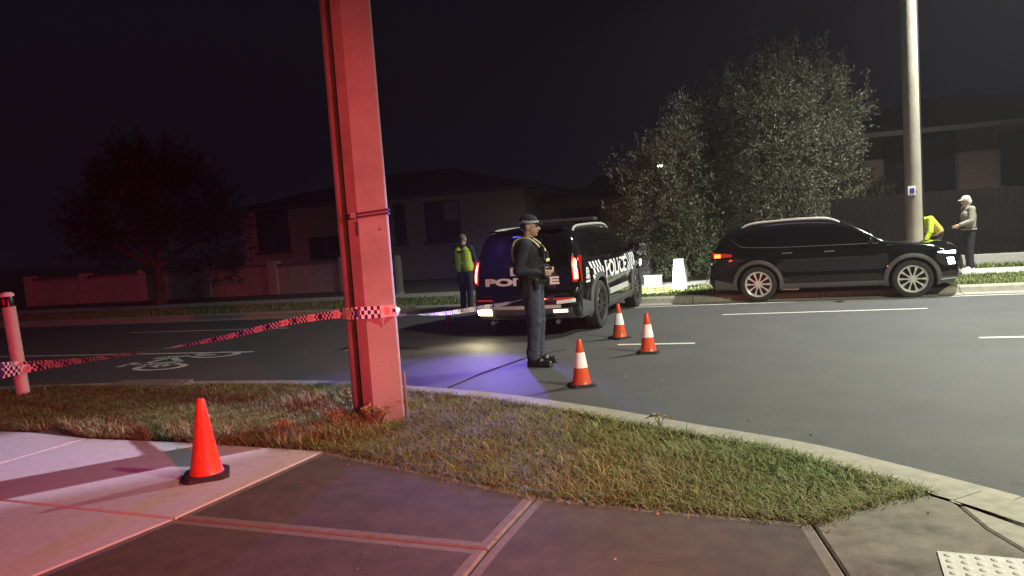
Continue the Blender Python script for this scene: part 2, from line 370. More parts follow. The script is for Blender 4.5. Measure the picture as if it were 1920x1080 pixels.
for p, q in ((a5, a6), (a7, a7 + 4.2), (a7 - 9, a7 - 5), (a6 + 6, a6 + 9)): marking('lane_dash', [line_quad(p, q, S2, .09)], 'white broken lane line dash on the main road')
marking('edge_line', [line_quad(a_of(1205, 577)[0] - 3, 60, S3, .09)], 'white edge line beside the far kerb')
# bicycle symbol (two ring wheels and frame bars lying across the lane)
bc = px(322, 677, RZ); mb = MB()
def fl(q): return bc + u * q[0] + nrm * q[1] + Vector((0, 0, RZ - bc.z + .005))
def ringm(cx, cy, r0, r1, sy=1.0):
    vs = []; n = 28
    for k in range(n):
        q = 2 * math.pi * k / n; vs += [fl((cx + r0 * math.cos(q), cy + r0 * sy * math.sin(q))), fl((cx + r1 * math.cos(q), cy + r1 * sy * math.sin(q)))]
    mb.add(vs, [(2 * k, 2 * k + 1, (2 * k + 3) % (2 * n), (2 * k + 2) % (2 * n)) for k in range(n)])
def barm(a, b, wd=.12):
    a = Vector((*a, 0)); b = Vector((*b, 0)); t = (b - a).normalized(); nn = Vector((-t.y, t.x, 0)) * wd / 2
    mb.add([fl(a - nn), fl(b - nn), fl(b + nn), fl(a + nn)], [(0, 1, 2, 3)])
ringm(.25, -.52, .33, .47, .62); ringm(.42, .52, .33, .47, .62)
for a, b in (((.25, -.52), (-.35, -.25)), ((-.35, -.25), (-.30, .35)), ((-.30, .35), (.25, -.1)), ((.25, -.1), (.25, -.52)), ((.25, -.1), (-.35, -.25)), ((.42, .52), (-.45, .38)), ((-.45, .38), (-.55, .2)), ((-.35, -.25), (-.62, -.3)), ((-.6, -.5), (-.62, -.1))): barm(a, b)
o = mb.build('bicycle_symbol', PAINT, recalc=False); tag(o, 'white painted bicycle symbol lying in the bike lane', kind='structure')
# crack / seam line where the side street asphalt meets the main road
sm = [px(x, y, RZ) + Vector((0, 0, .003)) for x, y in ((842, 727), (905, 700), (985, 672), (1060, 655))]
mb = MB()
for i in range(3): mb.tube([sm[i], sm[i + 1]], .012, 5)
tag(mb.build('road_seam', JOINT), 'dark tarred seam in the asphalt by the corner', kind='structure')

# ------------------------------------------------------------------ houses, walls and fences across the road
RENDERW = mat('rendered_wall', (0.46, 0.42, 0.40), (0.38, 0.34, 0.33), rough=.9, scale=3, bump=.25, bscale=60)
def brickmat(name, c1, c2, mortar):
    m = mat(name, c1, rough=.9); nt, p = nodes(m)
    tc = nt.nodes.new('ShaderNodeTexCoord'); mp = nt.nodes.new('ShaderNodeMapping'); mp.inputs['Rotation'].default_value = (R(90), 0, 0)
    b = nt.nodes.new('ShaderNodeTexBrick'); b.inputs['Color1'].default_value = (*c1, 1); b.inputs['Color2'].default_value = (*c2, 1); b.inputs['Mortar'].default_value = (*mortar, 1)
    b.inputs['Scale'].default_value = 1.0; b.inputs['Brick Width'].default_value = .23; b.inputs['Row Height'].default_value = .086; b.inputs['Mortar Size'].default_value = .006
    nt.links.new(tc.outputs['Object'], mp.inputs[0]); nt.links.new(mp.outputs[0], b.inputs['Vector']); nt.links.new(b.outputs['Color'], p.inputs['Base Color'])
    bu = nt.nodes.new('ShaderNodeBump'); bu.inputs['Strength'].default_value = .4; bu.inputs['Distance'].default_value = .01; bu.invert = True
    nt.links.new(b.outputs['Fac'], bu.inputs['Height']); nt.links.new(bu.outputs[0], p.inputs['Normal']); return m
BRICK = brickmat('brown_brick', (0.075, 0.042, 0.034), (0.10, 0.058, 0.045), (0.09, 0.08, 0.07))
BRICKP = brickmat('cream_brick', (0.52, 0.43, 0.39), (0.45, 0.37, 0.34), (0.48, 0.44, 0.42))
TILE = mat('roof_tile', (0.006, 0.0055, 0.0065), (0.009, 0.008, 0.009), spec=.1, rough=.85, scale=4, bump=.5, bscale=14)
TRIM = mat('painted_trim', (0.025, 0.023, 0.024), (0.035, 0.032, 0.032), rough=.6)
PANE = mat('window_pane', (0.008, 0.009, 0.012), rough=.22, spec=.35)
BLIND = mat('window_blind', (0.34, 0.31, 0.28), (0.28, 0.26, 0.24), rough=.9, scale=2)
TIMBER = mat('fence_timber', (0.007, 0.0058, 0.0055), (0.011, 0.009, 0.0085), rough=.9, spec=.08, scale=5, bump=.4, bscale=40)
ANG = R(-18)
def house(name, label, a0, s0, length, depth, eave, ridge, wins, wallm, z0=0.0):
    root = empty(name, rs(a0, s0, z0), ANG); tag(root, label, 'house')
    xs = sorted({0, length, *[v for q in wins for v in q[:2]]}); zs = sorted({0, eave, *[v for q in wins for v in q[2:4]]})
    mb = MB()
    for i in range(len(xs) - 1):
        for j in range(len(zs) - 1):
            cx, cz = (xs[i] + xs[i + 1]) / 2, (zs[j] + zs[j + 1]) / 2
            if any(q[0] < cx < q[1] and q[2] < cz < q[3] for q in wins): continue
            mb.add([(xs[i], 0, zs[j]), (xs[i + 1], 0, zs[j]), (xs[i + 1], 0, zs[j + 1]), (xs[i], 0, zs[j + 1])], [(0, 1, 2, 3)])
    for q in wins:                              # reveals
        x0, x1, za, zb = q[:4]; r_ = .12
        mb.add([(x0, 0, za), (x1, 0, za), (x1, 0, zb), (x0, 0, zb), (x0, r_, za), (x1, r_, za), (x1, r_, zb), (x0, r_, zb)], [(0, 1, 5, 4), (1, 2, 6, 5), (2, 3, 7, 6), (3, 0, 4, 7)])
    mb.add([(0, 0, 0), (0, depth, 0), (0, depth, eave), (0, 0, eave), (length, 0, 0), (length, depth, 0), (length, depth, eave), (length, 0, eave)], [(1, 0, 3, 2), (4, 5, 6, 7), (5, 1, 2, 6)])
    mb.build('wall', wallm, root, recalc=False)
    ov = .55; e = eave
    hv = [(-ov, -ov, e), (length + ov, -ov, e), (length + ov, depth + ov, e), (-ov, depth + ov, e), (depth / 2, depth / 2, ridge), (length - depth / 2, depth / 2, ridge)]
    hv += [(x, y, e - .02) for x, y, _ in hv[:4]]
    rf = MB().add(hv, [(0, 1, 5, 4), (1, 2, 5), (2, 3, 4, 5), (3, 0, 4), (9, 8, 7, 6)]).build('roof', TILE, root)
    g = MB()
    for p, q in (((-ov - .06, -ov - .06), (length + ov + .06, -ov - .06)), ((-ov - .06, -ov - .06), (-ov - .06, depth)), ((length + ov + .06, -ov - .06), (length + ov + .06, depth))):
        g.box(((p[0] + q[0]) / 2, (p[1] + q[1]) / 2, e - .05), (abs(q[0] - p[0]) + .1, abs(q[1] - p[1]) + .1, .13))
    g.build('gutter', TRIM, rf)
    for q in wins:
        x0, x1, za, zb = q[:4]; style = q[4] if len(q) > 4 else ''
        fr = MB(); t = .055; y = .07
        for c, d in ((((x0 + x1) / 2, y, za + t / 2), (x1 - x0, .06, t)), (((x0 + x1) / 2, y, zb - t / 2), (x1 - x0, .06, t)), ((x0 + t / 2, y, (za + zb) / 2), (t, .06, zb - za - 2 * t)), ((x1 - t / 2, y, (za + zb) / 2), (t, .06, zb - za - 2 * t))): fr.box(c, d)
        if x1 - x0 > 1.2: fr.box(((x0 + x1) / 2, y, (za + zb) / 2), (.05, .06, zb - za - 2 * t))
        wn_ = fr.build('window', TRIM, root)
        MB().box(((x0 + x1) / 2, .10, (za + zb) / 2), (x1 - x0 - .02, .012, zb - za - .02)).build('pane', PANE, wn_)
        MB().box(((x0 + x1) / 2, -.03, za - .04), (x1 - x0 + .1, .12, .07)).build('sill', TRIM, wn_)
        if 'b' in style:
            xm = (x0 + x1) / 2; MB().box(((xm + x1) / 2 - .01, .088, za + (zb - za) * .72), ((x1 - x0) / 2 - .12, .006, (zb - za) * .46)).build('blind', BLIND, wn_)
    return root
# left house: front plane s=25.5
SH = 25.5
def ha(x, y, s=SH):                              # pixel -> (a, z) on a vertical plane s
    d = ray(x, y); t = s / (d.x * nrm.x + d.y * nrm.y); p = Vector((0, 0, CH)) + d * t; return p.dot(u), p.z
def wq(x0, y0, x1, y1, s, a0):                   # window from two pixel corners (top-left, bottom-right)
    p, q = ha(x0, y0, s), ha(x1, y1, s); return (p[0] - a0, q[0] - a0, q[1], p[1])
aL = ha(452, 400)[0]; aR = ha(985, 400)[0]; eL = ha(700, 374)[1]
wl = [wq(476, 392, 546, 470, SH, aL), wq(577, 446, 648, 484, SH, aL), wq(735, 382, 764, 456, SH, aL), wq(793, 379, 866, 450, SH, aL) + ('b',)]
wl = [q if len(q) == 4 else (q[0], q[1], q[2], q[3], q[4]) for q in wl]
house('brick_house', 'dim brick house with dark windows left of the police car', aL, SH, aR - aL, 9, eL, eL + 1.3, wl, BRICKP)
aL2 = ha(1000, 400, 28)[0]; house('rear_house', 'low dark house with garage behind the police car roof', aL2, 28, ha(1290, 400, 28)[0] - aL2, 8, ha(1080, 372, 28)[1], ha(1080, 372, 28)[1] + 1.0, [wq(1050, 392, 1125, 425, 28, aL2)], RENDERW)
SR = 23.5
aL3 = ha(1470, 300, SR)[0]; aR3 = ha(2300, 300, SR)[0]; e3 = ha(1800, 238, SR)[1]
house('brown_brick_house', 'brown brick house with tall dark windows behind the fence on the right', aL3, SR, aR3 - aL3, 9, e3, e3 + 1.4,
      [wq(1652, 250, 1798, 366, SR, aL3), wq(1872, 246, 2010, 352, SR, aL3), wq(1500, 262, 1596, 372, SR, aL3), wq(2060, 236, 2200, 350, SR, aL3)], BRICK)

# low front wall (left) with piers and coping
SW = 21.6
a0 = ha(60, 540, SW)[0]; a1_ = ha(652, 540, SW)[0]
fw = empty('front_wall', rs(a0, SW, 0), ANG); tag(fw, 'low rendered garden wall in front of the dim house and tree', 'wall')
Lw = a1_ - a0; MB().box((Lw / 2, 0, .48), (Lw, .2, .96)).build('panel', RENDERW, fw); 
n = 5
for i in range(n + 1): MB().box((Lw * i / n, 0, .56), (.36, .36, 1.12), bev=.01).build('pier', BRICKP, fw)
for i in range(n): MB().box((Lw * (i + .5) / n, 0, 1.0), (Lw / n - .38, .28, .07), bev=.01).build('coping', CONC_EDGE, fw)
# paling fence on the right with its concrete plinth
SF = 20.2
a0 = ha(1560, 450, SF)[0]; a1_ = ha(2200, 450, SF)[0]; Lf = a1_ - a0
fn = empty('paling_fence', rs(a0, SF, 0), ANG); tag(fn, 'tall dark paling fence on a pale concrete plinth behind the man in the grey hoodie', 'fence')
MB().box((Lf / 2, 0, .12), (Lf, .16, .30), bev=.008).build('plinth', CONC_NEW, fn)
nb = int(Lf / .15); bme = MB().box((0, 0, 0), (.143, .022, 1.55), bev=.003).mesh('paling', TIMBER)
for i in range(nb):
    o = link('paling', bme, fn, (.08 + i * Lf / nb, random.uniform(-.008, .008), 1.05 + random.uniform(-.02, .02))); o.rotation_euler = (0, random.uniform(-.006, .006), 0)
for z in (.55, 1.5): MB().box((Lf / 2, .05, z), (Lf, .05, .09)).build('rail', TIMBER, fn)

# letterbox pillar, white block, white tapered bollard
lb = px(1208, 532, 0); lp = empty('letterbox_pillar', lb, ANG); tag(lp, 'dark square letterbox pillar with a white plate beside the police car', 'letterbox')
DARKR = mat('dark_render', (0.075, 0.072, 0.082), (0.055, 0.052, 0.06), rough=.85, scale=5, bump=.2)
WHITEP = mat('white_paint', (0.74, 0.73, 0.71), (0.66, 0.65, 0.63), rough=.5, scale=6)
MB().box((0, 0, .58), (.40, .34, 1.16), bev=.012).build('pillar', DARKR, lp); MB().box((0, 0, 1.19), (.45, .39, .06), bev=.01).build('cap', DARKR, lp)
MB().box((0, -.18, .90), (.24, .03, .30), bev=.008).build('plate', WHITEP, lp); MB().box((0, -.20, .97), (.17, .012, .03)).build('slot', JOINT, lp)
wb = px(1213, 533, 0); o = empty('white_block', (wb.x + .08, wb.y - .45, 0), ANG); tag(o, 'small white painted block on the grass by the letterbox pillar', 'block')
MB().box((0, 0, .11), (.42, .2, .22), bev=.015).build('block', WHITEP, o); MB().box((0, 0, .235), (.46, .24, .03), bev=.01).build('cap', WHITEP, o)
tb = px(1275, 541, 0); o = empty('tapered_bollard', tb, ANG); tag(o, 'white tapered bollard standing on the lit grass behind the black car', 'bollard')
mb = MB(); prof = [(.17, 0), (.165, .03), (.125, .42), (.105, .60), (.10, .64)]
vs = [(sx * r_, sy * r_, z) for r_, z in prof for sx, sy in ((-1, -1), (1, -1), (1, 1), (-1, 1))]; fs = [(k * 4 + i, k * 4 + (i + 1) % 4, k * 4 + 4 + (i + 1) % 4, k * 4 + 4 + i) for k in range(4) for i in range(4)] + [(16, 17, 18, 19)]
mb.add(vs, fs); mb.build('post', WHITEP, o); MB().box((0, 0, .66), (.22, .22, .05), bev=.015).build('cap', WHITEP, o)
# house wall lamp glimpsed beside the tree
wl_p = pxd(1238, 311, 19.2)
lo = empty('flood_lamp', wl_p, ANG); tag(lo, 'small bright wall lamp on a slim post showing through the tree', 'lamp')
MB().tube([(0, .05, -wl_p.z), (0, .05, -.02)], .03, 8).build('post', TRIM, lo); MB().box((0, 0, 0), (.16, .10, .10), bev=.02).build('housing', TRIM, lo)
MB().box((0, -.055, 0), (.12, .012, .06), bev=.004).build('lens', emit('lamp_lens', (1, .97, .9), 14), lo)

# ------------------------------------------------------------------ power poles
POLE1 = mat('pole_concrete', (0.30, 0.275, 0.26), (0.25, 0.23, 0.22), rough=.8, scale=2.5, bump=.15, bscale=60); stain(POLE1, (0.15, 0.135, 0.13), 1.6, .5, .7, .7); stain(POLE1, (0.40, 0.38, 0.36), 14, .62, .76, .6, 3); stain(POLE1, (0.10, 0.09, 0.085), 30, .66, .75, .6, 6)
STEELD = mat('dark_conduit', (0.20, 0.18, 0.17), (0.14, 0.13, 0.12), rough=.6, scale=4)
BLACKS = mat('black_strap', (0.012, 0.012, 0.013), rough=.5)
POLE2 = mat('pole_timber', (0.34, 0.31, 0.25), (0.24, 0.215, 0.175), rough=.85, scale=1.5, bump=.3, bscale=25)
pb = px(722, 783, 0); pole = empty('power_pole', pb, R(8)); tag(pole, 'tall square concrete power pole lit red with black strap', 'pole')
def section_pole(H, w0, w1, dp0, dp1, ch):
    vs = []
    for z, wv, dv in ((-.3, w0, dp0), (H, w1, dp1)):
        vs += [(-wv / 2, -dv / 2 + .0, z)][:0]
        vs += [(-wv / 2 + ch, -dv / 2, z), (wv / 2 - .012, -dv / 2, z), (wv / 2, -dv / 2 + .012, z), (wv / 2, dv / 2, z), (-wv / 2, dv / 2, z), (-wv / 2, -dv / 2 + ch * .85, z)]
    n = 6; return MB().add(vs, [(i, (i + 1) % n, n + (i + 1) % n, n + i) for i in range(n)] + [tuple(range(n, 2 * n))])
section_pole(11, .352, .31, .34, .28, .09).build('shaft', POLE1, pole)
MB().tube([(-.235, .12, -.2), (-.225, .12, 3), (-.215, .12, 8)], .05, 14).build('conduit', STEELD, pole, smooth=True)
zS = pxd(685, 402, pb.y - .17).z
mb = MB()
for dz in (.012, -.018): mb.add([(-.1875 + .098, -.176, zS + dz - .011), (.183, -.176, zS + dz + .012), (.183, -.176, zS + dz + .028), (-.1875 + .098, -.176, zS + dz + .006), (-.195, -.082, zS + dz - .02), (-.195, -.082, zS + dz - .002), (.1895, .15, zS + dz + .012), (.1895, .15, zS + dz + .028)], [(0, 1, 2, 3), (4, 0, 3, 5), (1, 6, 7, 2)])
mb.build('strap', BLACKS, pole, recalc=False); MB().box((-.12, -.178, zS - .003), (.05, .02, .05), bev=.004).build('buckle', STEELD, pole)
zq = pxd(682, 428, pb.y - .17).z; MB().box((-.095, -.172, zq), (.018, .012, .12), bev=.003).build('slot', BLACKS, pole)
MB().tube([(.20, -.12, -.1), (.20, -.12, .42)], .014, 8).build('earth_rod', STEELD, pole)
MB().box((.10, -.168, zS - .13), (.022, .012, .022), bev=.003).build('bolt', STEELD, pole)

p2b = px(1717, 520, 0); pole2 = empty('street_light_pole', p2b, ANG); tag(pole2, 'pale timber street light pole behind the bonnet of the black car', 'pole')
lean = .0
mb = MB(); k = 10
for i in range(k):
    pass
mb.tube([(0, 0, -.3), (0, 0, 3), (0, 0, 6.5), (0, 0, 10)], [.165, .158, .148, .135], 14); mb.build('shaft', POLE2, pole2, smooth=True, angle=60)
MB().tube([(.175, .02, 0), (.17, .02, 3), (.16, .02, 6.5), (.15, .02, 9.4)], .022, 8).build('cable', BLACKS, pole2, smooth=True)
zz = pxd(1707, 358, p2b.y).z
sg = MB().box((-.06, -.17, zz), (.15, .012, .19), bev=.004).build('sign_plate', WHITEP, pole2); MB().box((-.055, -.179, zz), (.085, .008, .10)).build('emblem', mat('sign_blue', (0.02, 0.035, 0.30), rough=.4), sg)
MB().box((.02, -.166, zz - .02), (.03, .02, .03)).build('bolt', STEELD, pole2)
# street lamps standing just outside the picture
def street_lamp(base, head, label):
    root = empty('street_lamp', base); tag(root, label, 'street lamp', 'street lamps'); h = head - base
    MB().tube([(0, 0, -.2), (0, 0, 4), (0, 0, h.z - .3)], [.10, .08, .055], 12).build('shaft', STEELD, root, smooth=True)
    MB().tube(catmull([(0, 0, h.z - .35), (h.x * .25, h.y * .25, h.z + .02), (h.x * .95, h.y * .95, h.z + .08)], 5), .03, 8).build('mast_arm', STEELD, root, smooth=True)
    rt = Matrix.Rotation(math.atan2(h.y, h.x), 3, 'Z'); hd = MB().ell((h.x, h.y, h.z + .07), (.36, .16, .07), rot=rt).build('lamp_head', STEELD, root, smooth=True)
    MB().box((h.x, h.y, h.z - .03), (.4, .2, .02), rot=rt).build('lens', emit('street_lens', (.95, 1, .88), 8), hd)
street_lamp(Vector((12.6, 15.6, 0)), LAMP, 'tall street lamp on the far side beyond the right edge')
street_lamp(Vector((9.2, -.8, 0)), LAMP2, 'tall street lamp on the near footpath corner')

# ------------------------------------------------------------------ guide post (left), cones, tape
bb = px(44, 741, 0); gp = empty('guide_post', bb, 0); gp.rotation_euler = (0, R(-2.6), 0); tag(gp, 'pale round guide post with dark reflective band standing in the left verge', 'bollard')
PVC = mat('pvc_white', (0.60, 0.57, 0.54), (0.52, 0.49, 0.46), rough=.5, scale=5)
MB().lathe([(.078, -.1), (.076, .02), (.074, 1.08), (.076, 1.085), (.076, 1.10)], 24).build('post', PVC, gp, smooth=True)
MB().lathe([(.077, 1.10), (.077, 1.225), (.074, 1.23)], 24).build('reflective_band', mat('dark_band', (0.015, 0.013, 0.013), rough=.3), gp, smooth=True)
MB().lathe([(.079, 1.225), (.079, 1.25), (.06, 1.275), (.0005, 1.285)], 24).build('cap', WHITEP, gp, smooth=True)
o = MB().box((.0, -.0785, 1.165), (.028, .006, .075)).build('reflector', mat('red_reflector', (0.6, 0.03, 0.02), rough=.2), gp)

ORANGE = mat('cone_orange', (0.66, 0.075, 0.018), (0.58, 0.06, 0.016), rough=.42, scale=7); CBLACK = mat('cone_rubber', (0.018, 0.017, 0.017), (0.03, 0.028, 0.027), rough=.75, scale=10)
stain(ORANGE, (0.22, 0.04, 0.02), 9, .52, .72, .7); stain(ORANGE, (0.10, 0.05, 0.04), 40, .60, .70, .7, 3)
REFL = stain(mat('cone_collar', (0.90, 0.90, 0.90), (0.84, 0.84, 0.86), rough=.35, scale=30), (0.45, 0.43, 0.40), 22, .60, .74, .6)
pr = REFL.node_tree.nodes['Principled BSDF']
def cone(p, h, label, collar, rz=0.0, tilt=(0, 0)):
    k = h / .70; root = empty('traffic_cone', p, rz); root.rotation_euler = (tilt[0], tilt[1], rz); tag(root, label, 'cone', 'orange traffic cones')
    pts = [(.185, .185, 0)]; b = MB(); hw = .19 * k; ch = .05 * k
    poly = [(hw - ch, -hw), (hw, -hw + ch), (hw, hw - ch), (hw - ch, hw), (-hw + ch, hw), (-hw, hw - ch), (-hw, -hw + ch), (-hw + ch, -hw)]
    b.prism(poly, 0, .028 * k); b.prism([(x * .93, y * .93) for x, y in poly], .0278 * k, .042 * k); b.build('base', CBLACK, root)
    r = lambda z: k * (.138 - (z / k - .042) * (.138 - .032) / .658)
    zz_ = lambda f: f * h
    prof = [(r(.04 * k), .04 * k)] + [(r(zz_(f)), zz_(f)) for f in (.2, .4, .6, .8, .985)] + [(r(h) - .004, h), (r(h) - .012 * k, h), (r(h) - .014 * k, h - .05 * k)]
    MB().lathe([(r(.04 * k) + .012 * k, .041 * k), (r(.06 * k) + .004, .06 * k)] + prof[1:], 32).build('cone_body', ORANGE, root, smooth=True, angle=50)
    if collar:
        z0, z1 = zz_(.40), zz_(.72); MB().lathe([(r(z0) - .001, z0 - .001), (r(z0) + .004, z0), (r(z1) + .004, z1), (r(z1) - .001, z1 + .001)], 32).build('reflective_collar', REFL, root, smooth=True)
    return root
def hpx(p, pixels):                             # height in metres of something that is that many photo pixels tall at point p
    return pixels * p.y / FPX
q = px(388, 893, 0); cone(q, .565, 'plain orange cone with black base standing on the pale footpath', False, R(20), (0, R(1)))
q = px(1091, 723, RZ); cone(q, hpx(q, 89), 'banded orange cone closest to the kerb beside the officer', True, R(8))
q = px(1216, 661, RZ); cone(q, hpx(q, 75), 'banded orange cone by the white dash, closest to the black car', True, R(-12))
q = px(1162, 634, RZ); cone(q, hpx(q, 66), 'banded orange cone beside the rear wheel of the police car', True, R(30))
# tiny red cone far down the road by the tape
q = px(842, 607, RZ); o = cone(q, .32, 'small distant reddish cone on the road under the tape', False, 0)

def tapemat():
    m = mat('police_tape_print', (0.8, 0.8, 0.8), rough=.35); nt, p = nodes(m)
    uv = nt.nodes.new('ShaderNodeUVMap'); sx = nt.nodes.new('ShaderNodeSeparateXYZ'); nt.links.new(uv.outputs[0], sx.inputs[0])
    ck = nt.nodes.new('ShaderNodeTexChecker'); ck.inputs['Scale'].default_value = 1.0; ck.inputs['Color1'].default_value = (.82, .80, .80, 1); ck.inputs['Color2'].default_value = (.012, .016, .11, 1)
    mp = nt.nodes.new('ShaderNodeMapping'); mp.inputs['Scale'].default_value = (1 / .028, 3.0, 1); mp.inputs['Location'].default_value = (0.01, 0.01, .5)
    nt.links.new(uv.outputs[0], mp.inputs[0]); nt.links.new(mp.outputs[0], ck.inputs['Vector'])
    def M(op, a, b=None):
        n = nt.nodes.new('ShaderNodeMath'); n.operation = op
        for i, v in enumerate((a, b)):
            if v is None: continue
            if isinstance(v, (int, float)): n.inputs[i].default_value = v
            else: nt.links.new(v, n.inputs[i])
        return n.outputs[0]
    fm = M('FLOORED_MODULO', sx.outputs[0], .42); win = M('MULTIPLY', M('GREATER_THAN', fm, .175), M('LESS_THAN', fm, .28))
    win2 = M('MULTIPLY', M('GREATER_THAN', fm, .35), M('LESS_THAN', fm, .41))
    du = M('SUBTRACT', fm, .2275); dv = M('MULTIPLY', M('SUBTRACT', sx.outputs[1], .5), .1); rr = M('SQRT', M('ADD', M('MULTIPLY', du, du), M('MULTIPLY', dv, dv)))
    ring = M('MULTIPLY', M('GREATER_THAN', rr, .022), M('LESS_THAN', rr, .031)); ring = M('MAXIMUM', ring, M('LESS_THAN', M('ADD', M('ABSOLUTE', du), M('MULTIPLY', M('ABSOLUTE', dv), .4)), .009))
    def MX(f, a, b):
        n = nt.nodes.new('ShaderNodeMix'); n.data_type = 'RGBA'; nt.links.new(f, n.inputs[0])
        for i, v in ((6, a), (7, b)):
            if isinstance(v, tuple): n.inputs[i].default_value = v
            else: nt.links.new(v, n.inputs[i])
        return n.outputs[2]
    c = MX(win, ck.outputs['Color'], MX(ring, (.82, .8, .8, 1), (.55, .12, .08, 1)))
    blk = M('MULTIPLY', win2, M('LESS_THAN', M('ABSOLUTE', M('SUBTRACT', sx.outputs[1], .5)), .36))
    c = MX(blk, c, (.05, .05, .22, 1)); nt.links.new(c, p.inputs['Base Color']); return m
TAPE = tapemat()
def ribbon(mb, pts, wd, tw, n=14):              # pts: list of points, wd widths, tw twist angles (degrees from vertical)
    P = catmull(pts, n); m = len(P); W_ = np.interp(np.linspace(0, 1, m), np.linspace(0, 1, len(wd)), wd); T = np.interp(np.linspace(0, 1, m), np.linspace(0, 1, len(tw)), tw)
    L = 0; rows = []; uvs = []
    for i, p in enumerate(P):
        t = (P[min(i + 1, m - 1)] - P[max(i - 1, 0)]).normalized(); up = Vector((0, 0, 1)); up = (up - t * up.dot(t)).normalized(); side = t.cross(up)
        d = up * math.cos(R(T[i])) + side * math.sin(R(T[i]))
        if i: L += (p - P[i - 1]).length
        for v in (0, .5, 1): rows.append(p + d * (v - .5) * W_[i] + side * (.004 * math.sin(i * 1.7 + v * 3))); uvs.append((L, v))
    o = len(mb.v); fs = [(i * 3 + j, (i + 1) * 3 + j, (i + 1) * 3 + j + 1, i * 3 + j + 1) for i in range(m - 1) for j in range(2)]
    mb.add(rows, fs); mb.uv = getattr(mb, 'uv', []) + uvs
tp = MB(); fy = pb.y - .20
tl = [pxd(-160, 706, 8.3), pxd(0, 690, 8.75), pxd(46, 686, 9.02), pxd(150, 676, 8.8), pxd(260, 661, 8.4), pxd(400, 637, 7.9), pxd(540, 604, 7.3), pxd(640, 588, 6.75)]
ribbon(tp, tl, [.14, .13, .12, .095, .068, .06, .06, .075], [4, 2, 0, 25, 50, 62, 120, 160, 178, 180])
ribbon(tp, [pxd(-160, 730, 8.2), pxd(0, 701, 8.72), pxd(70, 688, 9.0), pxd(130, 681, 8.85)], [.12, .12, .1, .06], [0, 10, 20, 30])
qa = [pxd(640, 588, 6.75), pxd(656, 588, fy + .08), pxd(672, 587, fy), pxd(705, 585, fy), pxd(742, 582, fy - .04)]
ribbon(tp, qa, [.10, .105, .105, .105, .10], [0, 0, 0, 0, 0], 6)
ribbon(tp, [pxd(741, 582, fy - .02), pxd(749, 586, fy + .35), pxd(752, 591, 7.4), pxd(830, 588, 8.3), pxd(905, 577, 9.3), pxd(945, 570, 9.7), pxd(982, 561, 9.95)], [.085, .065, .055, .055, .06, .045, .025], [0, 20, 60, 130, 175, 200, 250])
me = tp.mesh('police_tape', TAPE, smooth=True, angle=80, recalc=False)
uvl = me.uv_layers.new(name='UVMap'); li = np.zeros(len(me.loops), dtype=np.int32); me.loops.foreach_get('vertex_index', li)
uvl.data.foreach_set('uv', np.array(tp.uv, dtype=np.float32)[li].ravel())
tag(link('police_tape', me), 'blue and white checked police tape strung from guide post round the red pole', 'tape')
# pale hydrant-like short post beyond the pole
q = px(748, 552, 0); o = empty('marker_post', q, 0); tag(o, 'pale short round marker post showing just right of the red pole', 'post')
MB().lathe([(.15, 0), (.15, .9), (.135, 1.05), (.08, 1.12), (.0005, 1.14)], 20).build('post', CONC_EDGE, o, smooth=True); MB().lathe([(.16, .0), (.16, .06), (.15, .065)], 20).build('collar', CONC_KERB, o)

# ------------------------------------------------------------------ vehicles
CARBLK = mat('black_car_paint', (0.006, 0.006, 0.008), (0.007, 0.007, 0.009), rough=.10, coat=.5, spec=.5)
CLAD = mat('grey_cladding', (0.085, 0.085, 0.09), (0.07, 0.07, 0.075), rough=.6, scale=30)
GLASS = mat('tinted_glass', (0.004, 0.004, 0.006), rough=.06, spec=.5)
RUBBER = mat('tyre_rubber', (0.020, 0.020, 0.021), (0.03, 0.03, 0.03), rough=.85, scale=20, bump=.2)
ALLOY = mat('alloy', (0.66, 0.65, 0.63), (0.58, 0.57, 0.55), rough=.3, metal=.25, scale=9)
ALLOYD = mat('dark_alloy', (0.10, 0.10, 0.105), rough=.4, metal=.7)
CHROME = mat('chrome', (0.72, 0.71, 0.70), rough=.15, metal=1.0)
DKMETAL = mat('dark_metal', (0.03, 0.03, 0.032), rough=.5, metal=.6)
DECAL = mat('white_decal', (0.85, 0.85, 0.87), (0.82, 0.82, 0.85), rough=.35)
pd_ = DECAL.node_tree.nodes['Principled BSDF']
REDL = emit('red_tail_lens', (1, .05, .03), .25, (.35, .01, .01)); REDHOT = emit('lit_tail_lens', (1, .12, .05), 9, (.5, .02, .01)); REDCORE = emit('lit_tail_core', (1, .55, .30), 16, (.5, .1, .05))
AMBER = emit('lit_indicator', (1, .30, .04), 3, (.5, .15, .02)); WARM = emit('lit_reverse_lamp', (1, .86, .50), 60, (.6, .6, .5)); WHITEL = emit('lit_headlamp', (.90, .96, 1), 26, (.7, .7, .7)); DIMW = emit('dim_lamp', (1, .9, .7), 2.2, (.6, .6, .55))
PLATE = mat('number_plate', (0.66, 0.68, 0.76), (0.6, 0.62, 0.70), rough=.4); PLTXT = mat('plate_blue', (0.02, 0.03, 0.16), rough=.5)

